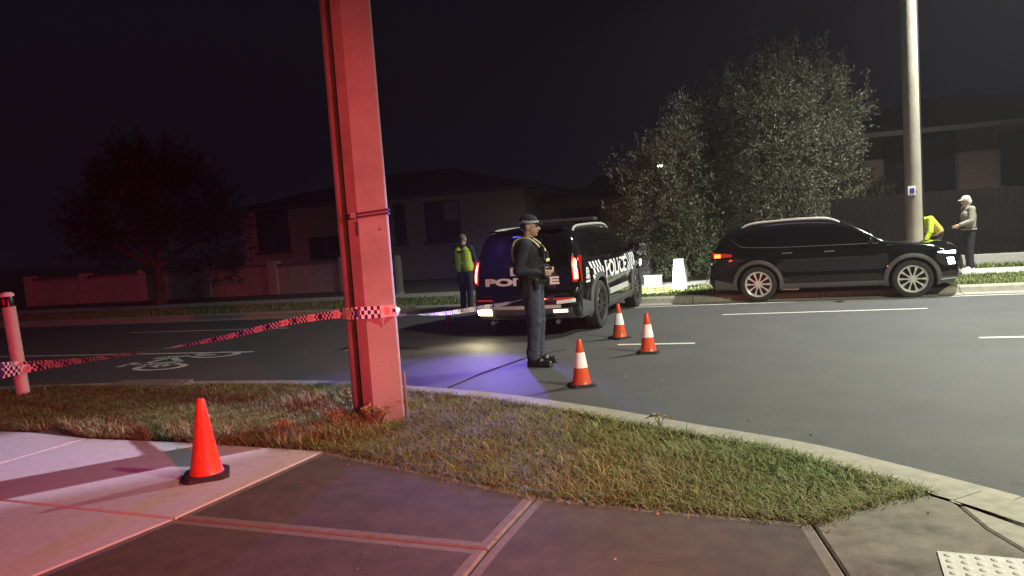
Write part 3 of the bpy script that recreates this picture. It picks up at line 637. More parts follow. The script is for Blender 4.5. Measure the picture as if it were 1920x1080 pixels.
class Car:
    def __init__(s, name, label, top, axles, wr, wprof, halfL, zsp, spine, loc, rz, Rroof=.10):
        s.root = empty(name, loc, rz); tag(s.root, label, 'car'); s.wprof = wprof; s.hl = halfL; s.ax = axles; s.wr = wr
        s.top = catmull([(x, 0, z) for x, z in top], 7)        # from front bottom over the roof to rear bottom
        s.zb = .27; s.paint = CARBLK
        ar = wr + .065
        bot = []; x = s.top[-1].x
        def arch(xc):
            q0 = math.asin(max(-1, min(1, (s.zb - wr) / ar))); out = []
            for k in range(17):
                q = math.pi - q0 + (2 * q0 - math.pi) * k / 16; out.append(Vector((xc + ar * math.cos(q), 0, wr + ar * math.sin(q))))
            return out
        r_, f_ = axles[0], axles[1]
        dx = ar * math.cos(math.asin((s.zb - wr) / ar))
        def seg(a, b, n): return [Vector((a + (b - a) * (k + 1) / (n + 1), 0, s.zb)) for k in range(n)]
        bot += seg(s.top[-1].x, r_ - dx, 2) + arch(r_) + seg(r_ + dx, f_ - dx, 16) + arch(f_) + seg(f_ + dx, s.top[0].x, 2)
        s.archn = (2, 17, 16)
        s.sil = s.top + bot; s.zsp, s.spine, s.Rroof = zsp, spine, Rroof
        rear = [p for p in s.top if p.x < -1.2]; s.rear = sorted([(p.z, p.x) for p in rear])
        s.front = sorted([(p.z, p.x) for p in s.top if p.x > 1.4])
    def W(s, x, z):
        w_ = interp(s.wprof, z); t = abs(x) / s.hl
        w_ *= 1 - .055 * smoothstep(.45, 1, t) - .10 * max(0, t - .80) ** 2 * 25 * .5
        for xc in s.ax:                       # fender flare
            d = math.hypot(x - xc, z - s.wr); w_ += .032 * math.exp(-((d - s.wr - .06) / .10) ** 2) * (1 if z < .95 else max(0, 1 - (z - .95) / .1))
        return w_
    def Rof(s, p):
        if p.z < .45: return .035 if abs(p.x) < s.hl - .35 else .10
        if p.z > 1.3: return s.Rroof
        return .13 if abs(p.x) > s.hl - .5 else .07
    def crown(s, p, y, We):
        t = smoothstep(s.hl - .75, s.hl - .08, abs(p.x)); c = .03 * (1 - t) + (.15 if p.x > 0 else .10) * t
        c *= smoothstep(.24, .40, p.z)
        return c * (1 - (y / We) ** 2)
    def normal(s, i):
        n = len(s.sil); t = s.sil[(i + 1) % n] - s.sil[i - 1]; v = Vector((t.z, 0, -t.x)); v.normalize()
        return v if True else v
    def body(s):
        mb = MB(); n = len(s.sil); rows = []
        for i, p in enumerate(s.sil):
            q = Vector((min(s.spine[1], max(s.spine[0], p.x)), 0, s.zsp)); D = (q - p).length; dr = (q - p) / D; Rr = min(s.Rof(p), D * .6)
            if i >= len(s.top): Rr = min(Rr, .022)
            nn = -dr if i >= len(s.top) else s.normal(i)
            if nn.dot(-dr) < 0: nn = -nn
            row = []; We = s.W(p.x, p.z) - Rr
            for k in (0, .3, .6, .85): y = We * k; row.append(p + (nn * s.crown(p, y, We) if i < len(s.top) else Vector()) + Vector((0, y, 0)))
            for a in (0, 22, 45, 68, 90):
                d = Rr * (1 - math.cos(R(a))); pt = p + dr * d; row.append(Vector((pt.x, s.W(pt.x, pt.z) - Rr * (1 - math.sin(R(a))), pt.z)))
            for k in (.12, .25, .4, .55, .7, .85, 1.0):
                d = Rr + (D - Rr) * k; pt = p + dr * d; row.append(Vector((pt.x, s.W(pt.x, pt.z), pt.z)))
            rows.append(row)
        m = len(rows[0]); s.m = m
        for sgn in (1, -1):
            vs = [Vector((v.x, v.y * sgn, v.z)) for r_ in rows for v in r_]
            fs = [(i * m + j, ((i + 1) % n) * m + j, ((i + 1) % n) * m + j + 1, i * m + j + 1) for i in range(n) for j in range(m - 1)]
            mb.add(vs, fs)
        return mb.build('body', s.paint, s.root, smooth=True, angle=38, merge=.0006)
    def side(s, fn, nu, nv, name, m, off=.004, sgn=-1, parent=None, sk=.012, smooth=True):
        mb = MB()
        def f(a, b):
            x, z = fn(a, b); return Vector((x, sgn * (s.W(x, z) + off), z))
        mb.grid(f, nu, nv, skirt=(0, -sgn * (sk + off), 0)); return mb.build(name, m, parent or s.root, smooth=smooth, angle=40)
    def sidepts(s, vs, fs, name, m, off=.007, sgn=-1, parent=None):
        return MB().add([Vector((x, sgn * (s.W(x, z) + off), z)) for x, z in vs], fs).build(name, m, parent or s.root)
    def xr(s, y, z, front=False):
        T = s.front if front else s.rear; x = float(np.interp(z, [t[0] for t in T], [t[1] for t in T])); We = s.W(x, z) - .13; sg = 1 if front else -1
        ay = abs(y); c = .16 if front else .10
        if ay <= We: return x + sg * c * (1 - (ay / We) ** 2) * (.55 if z > 1.2 else 1)
        return x - sg * .13 * (1 - math.sqrt(max(0, 1 - min(1, (ay - We) / .13) ** 2)))
    def end(s, fn, nu, nv, name, m, off=.005, front=False, parent=None, sk=.02):
        sg = 1 if front else -1; mb = MB()
        def f(a, b): y, z = fn(a, b); return Vector((s.xr(y, z, front) + sg * off, y, z))
        mb.grid(f, nu, nv, skirt=(-sg * sk, 0, 0)); return mb.build(name, m, parent or s.root, smooth=True, angle=40)
    def endpts(s, vs, fs, name, m, off=.009, parent=None):
        return MB().add([Vector((s.xr(y, z) - off, y, z)) for y, z in vs], fs).build(name, m, parent or s.root)
    def ribbon(s, x0, x1, zmin, k, name, m, off=.006):       # glass across the car between two x on the top line
        ids = [i for i, p in enumerate(s.top) if x0 <= p.x <= x1 and p.z > zmin]; mb = MB()
        def f(a, b):
            q = a * (len(ids) - 1); i0 = ids[int(min(q, len(ids) - 2))]; t = q - int(min(q, len(ids) - 2)); p = s.top[i0].lerp(s.top[i0 + 1], t)
            nn = s.normal(i0); nn = nn if nn.z > 0 else -nn; We = s.W(p.x, p.z) - s.Rof(p); y = (b * 2 - 1) * We * k
            return p + nn * (s.crown(p, y, We) + off) + Vector((0, y, 0))
        mb.grid(f, 10, 12, skirt=(0, 0, -.015)); return mb.build(name, m, s.root, smooth=True, angle=50)
    def wheels(s, rimm, spokes, style, track):
        wr = s.wr; rw = .24; rr = wr * .70
        ty = MB().lathe([(rr - .004, -.10), (rr + .02, -.115), (wr - .035, -.118), (wr - .008, -.10), (wr, -.06), (wr, .06), (wr - .008, .10), (wr - .035, .118), (rr + .02, .115), (rr - .004, .10)], 40, axis='Y').mesh('tyre', RUBBER, True, 40)
        rm = MB().lathe([(rr - .03, -.02), (rr - .02, -.10), (rr + .006, -.117), (rr + .012, -.108), (rr, -.09)], 40, axis='Y', mi=0)
        rm.lathe([(.001, -.102), (.045, -.102), (.062, -.095), (.07, -.06), (.001, -.06)], 20, axis='Y')
        for k in range(spokes):
            q = 2 * math.pi * k / spokes; ca, sa = math.cos(q), math.sin(q)
            if style == 'y': pr_ = [(.05, .017), (rr * .55, .011), (rr - .02, .026)]
            else: pr_ = [(.05, .016), (rr * .55, .020), (rr - .012, .026)]
            vs = []
            for r_, hw in pr_:
                for yy in (-.105 + .01 * r_ / rr, -.06):
                    for sg in (-1, 1): vs.append(Vector((ca * r_ - sa * hw * sg, yy, sa * r_ + ca * hw * sg)))
            fs = []
            for j in range(2):
                o = j * 4; fs += [(o, o + 1, o + 5, o + 4), (o + 2, o + 6, o + 7, o + 3), (o, o + 4, o + 6, o + 2), (o + 1, o + 3, o + 7, o + 5)]
            fs += [(8, 9, 11, 10)]; rm.add(vs, fs)
        rmm = rm.mesh('rim', rimm, True, 30); dk = MB().lathe([(.001, -.015), (rr - .005, -.015), (rr - .004, .08), (.001, .08)], 24, axis='Y').mesh('brake_disc', DKMETAL)
        for xa in s.ax:
            for sg in (-1, 1):
                wroot = empty('wheel', (xa, sg * track, wr), 0 if sg < 0 else math.pi); wroot.parent = s.root
                link('tyre', ty, wroot); link('rim', rmm, wroot); link('brake_disc', dk, wroot)

def common(c, belt, topg, xa, xb, splits, frontslope, rearslope, doors, sill, chrome=None):
    """side glass and doors: belt(x), topg(x) window lower/upper lines"""
    for sg in (-1, 1):
        for (x0, x1, f0, f1) in splits:
            def fn(a, b):
                z_ = None; xlo = x0 + f0 * b; xhi = x1 + f1 * b; x = xlo + (xhi - xlo) * a; return x, belt(x) + (topg(x) - belt(x)) * b
            c.side(fn, 10, 6, 'side_window', GLASS, off=.005, sgn=sg)
        for (x0, x1, z0, cut) in doors:
            def fd(a, b):
                z = z0 + (belt(x0 + (x1 - x0) * a) - .012 - z0) * b; lo = x0
                if cut:
                    d = c.wr + .12; dz = z - c.wr; lo = max(x0, c.ax[0] + math.sqrt(max(0, d * d - dz * dz)))
                return lo + (x1 - lo) * a, z
            d = c.side(fd, 12, 14, 'door', c.paint, off=.006, sgn=sg, sk=.01)
            xh = x0 + .16 if not cut else x0 + .2
            hx = x0 + .14 if False else (x0 + .05 + .10); zh = belt(hx) - .13
            MB().box((hx + .06, sg * (c.W(hx, zh) + .03), zh), (.20, .022, .03), bev=.008).build('handle', c.paint if chrome is None else chrome, d)
def arch_clad(c, wd, th=.022):
    for sg in (-1, 1):
        for xc in c.ax:
            ar = c.wr + .062
            def fn(a, b):
                q = R(200 - 220 * a); r_ = ar + wd * b; x, z = xc + r_ * math.cos(q), c.wr + r_ * math.sin(q); return x, max(z, .25)
            c.side(fn, 28, 3, 'wheel_arch_trim', CLAD, off=.012, sgn=sg, sk=.03)

# --- black wagon parked on the right
H = 1.045
topA = [(2.14, .26), (2.25, .36), (2.275, .52), (2.265, .70), (2.20, .86), (2.04, .955), (1.73, 1.04), (1.30, 1.10), (.98, 1.155), (.72, 1.32), (.42, 1.50), (.12, 1.60), (-.25, 1.645), (-.70, 1.66), (-1.30, 1.64), (-1.72, 1.58), (-1.92, 1.50), (-2.10, 1.34), (-2.24, 1.15), (-2.33, .98), (-2.37, .85), (-2.385, .70), (-2.41, .58), (-2.40, .42), (-2.28, .27)]
wA = [(.2, .86), (.32, .925), (.5, .935), (.62, .925), (.78, .945), (.92, .945), (.98, .925), (1.1, .895), (1.3, .83), (1.5, .755), (1.66, .68)]
ax_r, ax_f = -1.40, 1.46; wr = .368
pr_ = px(1424, 565, RZ); pf_ = px(1711, 557, RZ); hd_ = (pf_ - pr_); yawA = math.atan2(hd_.y, hd_.x); Lwb = hd_.length
RA = Matrix.Rotation(yawA, 3, 'Z'); SCA = Lwb / (ax_f - ax_r); locA = pr_.lerp(pf_, .5) - RA @ Vector(((ax_r + ax_f) / 2, -.80, 0)) * SCA; locA.z = RZ
carA = Car('parked_car', 'black family car parked side on with lit headlamp at the far kerb', topA, (ax_r, ax_f), wr, wA, 2.40, .90, (-1.95, 1.80), locA, yawA, .085)
carA.root.scale = (SCA, SCA, SCA); carA.body(); print('SCA', SCA)
beltA = lambda x: interp([(-2.0, 1.22), (-1.6, 1.16), (-1, 1.13), (1.0, 1.115)], x)
topgA = lambda x: interp([(-2.0, 1.36), (-1.75, 1.42), (-1.4, 1.47), (-.7, 1.525), (-.1, 1.52), (.3, 1.44), (.6, 1.30), (.85, 1.16), (1.0, 1.12)], x)
common(carA, beltA, topgA, 0, 0, [(-1.78, -1.18, -.02, .0), (-1.155, -.285, 0, 0), (-.26, .86, 0, -.02)], 0, 0, [(-1.02, -.24, .42, True), (-.225, .86, .42, False)], .3, CHROME)
for sg in (-1, 1):
    mbx = MB(); pts = [Vector((x, sg * (carA.W(x, beltA(x) - .012) + .008), beltA(x) - .012)) for x in np.linspace(-1.72, .88, 24)]
    kick = [Vector((x, sg * (carA.W(x, z) + .008), z)) for x, z in ((-1.95, 1.345), (-1.86, 1.27))]
    mbx.tube(kick + pts, .0075, 6); mbx.build('window_trim', CHROME, carA.root, smooth=True)
    rl = [Vector((x, sg * (carA.W(x, z) - .055), z + .055)) for x, z in ((-1.75, 1.50), (-1.55, 1.565), (-1.1, 1.60), (-.5, 1.61), (0, 1.58), (.22, 1.525))]
    rl[0].z -= .05; rl[-1].z -= .05; MB().tube(catmull(rl, 5), .022, 8).build('roof_rail', ALLOY, carA.root, smooth=True)
    carA.side(lambda a, b: (-.98 + 1.98 * a, .265 + .10 * b), 20, 3, 'sill_trim', CLAD, off=.015, sgn=sg, sk=.03)
    carA.side(lambda a, b: (-.92 + 1.8 * a, .415 + .022 * b), 20, 1, 'door_moulding', DKMETAL, off=.016, sgn=sg, sk=.02)
    # mirror
    mr = MB().ell((.72, sg * 1.03, 1.17), (.075, .115, .07), 14).build('mirror', carA.paint, carA.root, smooth=True); MB().box((.70, sg * .93, 1.14), (.05, .10, .025)).build('mirror_arm', carA.paint, mr)
    # headlamp strip, lamp unit, tail lamp
    carA.side(lambda a, b: (1.90 + .30 * a, .86 - .03 * a + (.016 + .042 * a) * b), 8, 2, 'daytime_lamp', WHITEL, off=.006, sgn=sg, sk=.02)
    carA.side(lambda a, b: (2.085 + .11 * a - .03 * b, .63 + .125 * b), 5, 4, 'headlight', WHITEL, off=.007, sgn=sg, sk=.02)
    tl_ = carA.side(lambda a, b: (-2.30 + .40 * a - .02 * b, .94 + .03 * a + (.13 - .08 * a) * b), 8, 3, 'tail_light', REDL, off=.008, sgn=sg, sk=.03)
    carA.side(lambda a, b: (-2.27 + .13 * a, .955 + .075 * b), 5, 3, 'indicator', AMBER, off=.014, sgn=sg, sk=.02, parent=tl_)
    carA.side(lambda a, b: (-2.28 + .4 * a, .27 + (.22 - .1 * a) * b), 6, 3, 'bumper_trim', CLAD, off=.012, sgn=sg, sk=.03)
    carA.side(lambda a, b: (1.94 + .24 * a, .27 + .13 * b), 6, 3, 'bumper_trim', CLAD, off=.012, sgn=sg, sk=.03)
    carA.side(lambda a, b: (1.94 + .26 * a, .335 + .02 * a + .02 * b), 6, 1, 'skid_trim', ALLOY, off=.022, sgn=sg, sk=.02)
    carA.side(lambda a, b: (1.02 + .10 * a, 1.04 + .025 * b), 3, 1, 'fender_badge', CHROME, off=.008, sgn=sg)
    MB().box((-.78, sg * .84, .24), (.34, .05, .025)).build('side_step', ALLOY, carA.root)
carA.ribbon(.35, .95, 1.1, .92, 'windscreen', GLASS); carA.ribbon(-2.22, -1.88, 1.1, .86, 'rear_window', GLASS)
arch_clad(carA, .075)
carA.end(lambda a, b: (-.6 + 1.2 * a, .50 + .24 * b), 10, 4, 'grille', DKMETAL, front=True)
carA.end(lambda a, b: (-.26 + .52 * a, .74 + .12 * b), 6, 2, 'number_plate', PLATE, off=.012)
MB().box((0, 0, .56), (4.1, 1.36, .60)).build('underbody', DKMETAL, carA.root)
carA.wheels(ALLOY, 10, 'y', .82)

# --- police wagon, tail towards the camera
topB = [(2.36, .28), (2.46, .40), (2.49, .60), (2.48, .82), (2.42, .97), (2.20, 1.06), (1.75, 1.12), (1.35, 1.16), (1.12, 1.21), (.85, 1.38), (.55, 1.58), (.25, 1.70), (-.2, 1.745), (-.8, 1.755), (-1.5, 1.735), (-2.0, 1.69), (-2.16, 1.63), (-2.24, 1.50), (-2.33, 1.30), (-2.39, 1.12), (-2.405, 1.0), (-2.41, .85), (-2.43, .74), (-2.47, .66), (-2.48, .52), (-2.46, .40), (-2.36, .29)]
wB = [(.2, .88), (.34, .955), (.55, .965), (.70, .955), (.85, .975), (1.02, .97), (1.10, .95), (1.2, .92), (1.45, .84), (1.65, .76), (1.76, .70)]
axr, axf = -1.42, 1.48; wrB = .40
HB = R(90 - 21.5); RB = Matrix.Rotation(HB, 3, 'Z'); prb = px(1120, 614, RZ); locB = prb - RB @ Vector((axr, -.88, 0)); locB.z = RZ
carB = Car('police_car', 'black police car seen from behind with checked decals and lit tail lamps', topB, (axr, axf), wrB, wB, 2.49, 1.0, (-2.02, 1.95), locB, HB, .11)
carB.body(); c = carB
beltB = lambda x: interp([(-2.2, 1.24), (-1, 1.19), (1.1, 1.17)], x)
topgB = lambda x: interp([(-2.1, 1.50), (-1.6, 1.575), (-.7, 1.61), (0, 1.60), (.3, 1.54), (.6, 1.41), (.9, 1.24), (1.05, 1.18)], x)
common(c, beltB, topgB, 0, 0, [(-2.0, -1.28, .04, .0), (-1.20, -.28, 0, 0), (-.20, .98, 0, -.02)], 0, 0, [(-1.05, -.22, .46, True), (-.205, .95, .46, False)], .3, DKMETAL)
for sg in (-1, 1):
    rl = [Vector((x, sg * (c.W(x, z) - .05), z + .06)) for x, z in ((-1.95, 1.60), (-1.75, 1.655), (-1.1, 1.68), (-.4, 1.685), (.1, 1.66), (.3, 1.60))]
    rl[0].z -= .05; rl[-1].z -= .05; MB().tube(catmull(rl, 5), .022, 8).build('roof_rail', ALLOY, c.root, smooth=True)
    c.side(lambda a, b: (-.95 + 1.9 * a, .27 + .14 * b), 20, 3, 'sill_trim', CLAD, off=.018, sgn=sg, sk=.03)
    c.side(lambda a, b: (-.78 + 1.45 * a, .50 + .10 * b), 16, 2, 'door_moulding', ALLOY, off=.016, sgn=sg, sk=.02)
    mr = MB().box((.82, sg * 1.09, 1.24), (.10, .22, .17), bev=.035).build('mirror', c.paint, c.root, smooth=True); MB().box((.84, sg * .97, 1.20), (.05, .10, .03)).build('mirror_arm', c.paint, mr)
    c.side(lambda a, b: (2.15 + .22 * a, .80 + .12 * b), 5, 3, 'headlight', WHITEL, off=.006, sgn=sg, sk=.02)
    # bumper corner
    c.side(lambda a, b: (-2.30 + .42 * a, .285 + (.30 - .10 * a) * b), 6, 4, 'bumper_trim', CLAD, off=.016, sgn=sg, sk=.03)
    MB().tube([(-2.38, sg * .55, .26), (-2.50, sg * .55, .255)], .035, 12).build('exhaust_tip', CHROME, c.root, smooth=True)
    # vertical tail lamp wrapping the corner
    y0, y1 = (.80, .925); L_ = lambda a, b: (sg * (y0 + (y1 - y0) * a - .02 * b), .86 + .40 * b)
    tl_ = c.end(L_, 6, 8, 'tail_light', REDL, off=.012)
    c.end(lambda a, b: (sg * (.825 + .055 * a - .02 * b), .90 + .32 * b), 4, 8, 'lit_strip', REDHOT, off=.020, parent=tl_)
    c.end(lambda a, b: (sg * (.838 + .026 * a - .02 * b), .93 + .26 * b), 4, 8, 'lit_core', REDCORE, off=.027, parent=tl_)
    c.end(lambda a, b: (sg * (.52 + .34 * a), .605 + .025 * b), 8, 2, 'reflector', REDL, off=.016)
c.ribbon(.45, 1.08, 1.2, .92, 'windscreen', GLASS)
c.end(lambda a, b: (-.74 + 1.48 * a * 1 + (0 if True else 0), 1.20 + .40 * b), 14, 6, 'rear_window', GLASS, off=.008)
MB().box((-2.16, 0, 1.705), (.26, 1.30, .03), bev=.012).build('spoiler', c.paint, c.root)
c.end(lambda a, b: (-.90 + 1.8 * a, .30 + .17 * b), 16, 3, 'bumper_trim', CLAD, off=.018)
c.end(lambda a, b: (-.62 + 1.24 * a, .475 + .05 * b), 14, 2, 'skid_trim', ALLOY, off=.022)
c.end(lambda a, b: (-.84 + 1.68 * a, .675 + .018 * b), 14, 1, 'bumper_seam', DKMETAL, off=.004)
np_ = c.end(lambda a, b: (-.19 + .38 * a, 1.0 + .13 * b), 6, 3, 'number_plate', PLATE, off=.02)
c.end(lambda a, b: (-.30 + .60 * a, 1.145 + .03 * b), 6, 2, 'plate_lamp_trim', DKMETAL, off=.03)
c.end(lambda a, b: (-.05 + .1 * a, 1.134 + .008 * b), 3, 1, 'plate_lamp', DIMW, off=.034)
def end_text(s, y0, y1, z0, z1, name, m, off, parent=None, bold=.02, slant=0.0, sub=2):   # y0 is the reading-start (left as seen from behind => +y)
    vs, fs = text_polys(s, bold, sub); return c.endpts([(y0 + (y1 - y0) * (v[0] + slant * v[1]), z0 + (z1 - z0) * v[1]) for v in vs], fs, name, m, off, parent)
end_text('1EP', .13, -.10, 1.025, 1.11, 'plate_text', PLTXT, .024, np_, .01)
end_text('POLICE', .66, -.60, .84, .965, 'lettering', DECAL, .011, None, .06)
# lamps low in the bumper: the left one burns bright
c.end(lambda a, b: (.55 + .26 * a, .38 + .09 * b), 6, 3, 'reverse_light', WARM, off=.026)
c.end(lambda a, b: (-.56 - .28 * a, .535 + .055 * b + .02 * a), 6, 3, 'reflective_strip', DECAL, off=.024)
c.end(lambda a, b: (-.50 - .22 * a, .40 + .05 * b), 6, 3, 'reverse_light', DIMW, off=.026)
# blue strobe bar above the rear window
sb = MB().box((-2.255, .12, 1.60), (.05, .16, .035), bev=.012).build('strobe_lamp', emit('blue_strobe', (.10, .12, 1), 1.5, (.03, .03, .3)), c.root)
# roof light bar
lb_ = MB().box((.05, 0, 1.835), (.28, 1.16, .065), bev=.025).build('light_bar', mat('light_bar_lens', (0.09, 0.10, 0.11), rough=.15), c.root)
for sg in (-1, 1): MB().box((.05, sg * .48, 1.79), (.12, .06, .10)).build('light_bar_foot', DKMETAL, lb_)
MB().tube([(-1.4, .3, 1.74), (-1.42, .3, 2.05)], .006, 6).build('aerial', DKMETAL, c.root)
# side livery: crest, slanted checks, POLICE, slanted checks
for sg in (-1, 1):
    lv = []; fsv = []; zt, zb_ = 1.135, .80; rows = 3; ch = (zt - zb_) / rows; cw = .085
    def par(x, r_, wd=cw):
        z0 = zt - (r_ + 1) * ch; sl = .045
        o = len(lv); lv.extend([(x + sl * (r_), z0), (x + wd + sl * r_, z0), (x + wd + sl * (r_ - 1), z0 + ch * .97), (x + sl * (r_ - 1), z0 + ch * .97)]); fsv.append((o, o + 1, o + 2, o + 3))
    for (xs, nn) in ((-1.83, 8), (.62, 9)):
        for k in range(nn):
            for r_ in range(3):
                xx = xs + k * cw * (.95)
                if (k + r_) % 2 == 0 and not (r_ == 2 and math.hypot(xx + cw / 2 - c.ax[0], .85 - c.wr) < c.wr + .12) and not (r_ == 2 and math.hypot(xx + cw / 2 - c.ax[1], .85 - c.wr) < c.wr + .10): par(xx, r_)
    c.sidepts(lv, fsv, 'check_decal', DECAL, off=.010, sgn=sg)
    vs, fs = text_polys('POLICE', .03, 2)
    xa_, xb_ = (-1.02, .56); c.sidepts([((xa_ + (xb_ - xa_) * v[0]) if sg < 0 else (xb_ - (xb_ - xa_) * v[0]), .80 + .30 * v[1]) for v in vs], fs, 'lettering', DECAL, off=.013, sgn=sg)
    cr = []; cf = []
    def disc(cx, cz, r0, r1, n=18, half=False):
        o = len(cr)
        for k in range(n + 1):
            q = math.pi * (1 if half else 2) * k / n; cr.extend([(cx + r0 * math.cos(q), cz + r0 * math.sin(q)), (cx + r1 * math.cos(q), cz + r1 * math.sin(q))])
        for k in range(n): cf.append((o + 2 * k, o + 2 * k + 1, o + 2 * k + 3, o + 2 * k + 2))
    disc(-2.02, .985, .045, .075); disc(-2.02, .985, .002, .028)
    for k in range(3): disc(-2.085 + k * .065, .90, .012, .030, 12)
    for z in (.835,): o = len(cr); cr.extend([(-2.12, z - .018), (-1.92, z - .018), (-1.92, z + .018), (-2.12, z + .018)]); cf.append((o, o + 1, o + 2, o + 3))
    c.sidepts(cr, cf, 'crest_decal', DECAL, off=.010, sgn=sg)
arch_clad(c, .085)
c.end(lambda a, b: (-.65 + 1.3 * a, .55 + .36 * b), 10, 4, 'grille', DKMETAL, front=True)
MB().box((0, 0, .60), (4.2, 1.4, .64)).build('underbody', DKMETAL, c.root)
carB.wheels(ALLOYD, 10, 's', .88)
bl = RB @ Vector((-2.46, .25, 1.45)) + locB; bt = px(640, 770, 0)
light('blue_strobe_light', 'SPOT', bl, bt, 950, (.22, .12, 1.0), .08, 74, 1.0)

for car_, rot_, xx, yy, zz_, tgt, pw in ((carB, RB, 2.52, .70, .86, (5.0, -1.8, -.9), 1000), (carA, RA, 2.20, .62, .66, (5.0, 1.8, -.8), 3200)):
    for sg in (-1, 1):
        p0 = car_.root.location + rot_ @ Vector((xx, sg * yy, zz_)) * car_.root.scale.x; light('headlamp_light', 'SPOT', p0, car_.root.location + rot_ @ Vector(tgt), pw, (.97, 1.0, .95), .05, 78, .9)

rv = locB + RB @ Vector((-2.66, .68, .42)); light('reverse_lamp_light', 'SPOT', rv, rv + RB @ Vector((-3, .3, -.35)), 45, (1.0, .85, .52), .05, 130, .9)

# ------------------------------------------------------------------ people
SKIN = mat('skin', (0.50, 0.30, 0.22), (0.46, 0.27, 0.20), rough=.5, scale=12); NAVY = mat('navy_uniform', (0.016, 0.018, 0.030), (0.022, 0.024, 0.038), rough=.85, scale=20, bump=1.0, bscale=17)
NAVYT = mat('navy_trousers', (0.036, 0.038, 0.066), (0.046, 0.048, 0.080), rough=.9, scale=14, bump=1.0, bscale=17)
BLKC = mat('black_cloth', (0.010, 0.010, 0.012), (0.015, 0.015, 0.018), rough=.85, scale=15, bump=.3); BOOT = mat('boot_leather', (0.010, 0.010, 0.011), rough=.4)
HIVIS = mat('hi_vis_yellow', (0.52, 0.68, 0.04), (0.46, 0.60, 0.04), rough=.7, scale=10, bump=.2); SILV = mat('reflective_tape', (0.75, 0.74, 0.70), rough=.3); PALEY = mat('pale_yellow_strap', (0.85, 0.78, 0.38), rough=.5)
HOODIE = mat('grey_hoodie', (0.30, 0.275, 0.25), (0.25, 0.23, 0.21), rough=.95, scale=10, bump=1.0, bscale=17); WHITEC = mat('white_cloth', (0.62, 0.58, 0.52), rough=.9, bump=.2); SHOEW = mat('white_shoe', (0.75, 0.74, 0.72), rough=.5)
HAIR = mat('dark_hair', (0.025, 0.018, 0.014), rough=.6); EYE = mat('eye_dark', (0.02, 0.015, 0.012), rough=.2); ORNG = mat('orange_stripe', (0.75, 0.30, 0.22), rough=.5)
CHECK = mat('check_band', (.8, .8, .8), rough=.5)
_nt, _p = nodes(CHECK); _ck = _nt.nodes.new('ShaderNodeTexChecker'); _ck.inputs['Scale'].default_value = 62; _ck.inputs['Color1'].default_value = (.75, .75, .75, 1); _ck.inputs['Color2'].default_value = (.01, .012, .05, 1)
_tc = _nt.nodes.new('ShaderNodeTexCoord'); _nt.links.new(_tc.outputs['Object'], _ck.inputs['Vector']); _nt.links.new(_ck.outputs['Color'], _p.inputs['Base Color'])
def fuse(mb, name, m, parent, voxel=.011, it=4):
    me = mb.mesh(name, m, recalc=True); o = link(name, me); md = o.modifiers.new('r', 'REMESH'); md.mode = 'VOXEL'; md.voxel_size = voxel
    sm_ = o.modifiers.new('s', 'SMOOTH'); sm_.factor = .5; sm_.iterations = it
    bpy.context.view_layer.update(); dg = bpy.context.evaluated_depsgraph_get(); me2 = bpy.data.meshes.new_from_object(o.evaluated_get(dg))
    bpy.data.objects.remove(o); bpy.data.meshes.remove(me); me2.name = name
    me2.materials.clear(); me2.materials.append(m); me2.polygons.foreach_set('use_smooth', [True] * len(me2.polygons))
    return link(name, me2, parent)
def hand(mb, wrist, dirn, palmn, curl=35):
    """palm and five fingers from the wrist along dirn; palmn is the palm's facing"""
    d = Vector(dirn).normalized(); pn = Vector(palmn); pn = (pn - d * pn.dot(d)).normalized(); sd = d.cross(pn); w_ = Vector(wrist)
    mb.capsule(w_, .026, w_ + d * .03, .027, 10)
    for k in (-1, -.33, .33, 1): mb.capsule(w_ + d * .02 + sd * .016 * k, .015, w_ + d * .085 + sd * .028 * k, .013, 8)
    for k, ln in ((-1, .066), (-.33, .078), (.33, .082), (1, .07)):
        b = w_ + d * .088 + sd * .029 * k; a1 = R(curl * .7); d1 = d * math.cos(a1) + pn * math.sin(a1); m1 = b + d1 * ln * .5; a2 = R(curl * 1.8); d2 = d * math.cos(a2) + pn * math.sin(a2)
        mb.capsule(b, .0098, m1, .009, 8); mb.capsule(m1, .009, m1 + d2 * ln * .5, .0078, 8)
    t0 = w_ + d * .025 + sd * .026; td = (d * .6 + sd * .7 + pn * .35).normalized(); mb.capsule(t0, .0125, t0 + td * .045, .0105, 8); mb.capsule(t0 + td * .045, .0105, t0 + td * .05 + (d * .8 + pn * .5).normalized() * .03, .009, 8)
def head(mb, c, yaw=0, pitch=0):
    M = Matrix.Rotation(yaw, 3, 'Z') @ Matrix.Rotation(pitch, 3, 'Y'); c = Vector(c)
    def P(x, y, z): return c + M @ Vector((x, y, z))
    mb.ell(P(-.005, 0, .03), (.096, .076, .095), 16, rot=M); mb.ell(P(.03, 0, -.03), (.062, .058, .085), 14, rot=M); mb.ell(P(.062, 0, -.082), (.026, .028, .022), 10, rot=M)
    mb.capsule(P(.088, 0, .022), .009, P(.108, 0, -.018), .013, 8); mb.ell(P(.100, 0, -.022), (.014, .018, .010), 8, rot=M)
    mb.capsule(P(.085, -.025, .035), .010, P(.085, .025, .035), .010, 8); mb.capsule(P(.087, -.016, -.052), .008, P(.087, .016, -.052), .008, 8)
    for sg in (-1, 1): mb.ell(P(-.01, sg * .078, .0), (.022, .010, .033), 8, rot=M)
    return P, M
def face_bits(P, M, root):
    for sg in (-1, 1): MB().ell(P(.083, sg * .030, .014), (.010, .012, .008), 8, rot=M).build('eye', EYE, root, smooth=True)
    MB().capsule(P(.094, -.02, -.052), .004, P(.094, .02, -.052), .004, 6).build('mouth', mat('lips', (0.30, 0.12, 0.10), rough=.5), root, smooth=True)
def pair(v): return {-1: v[0], 1: v[1]}
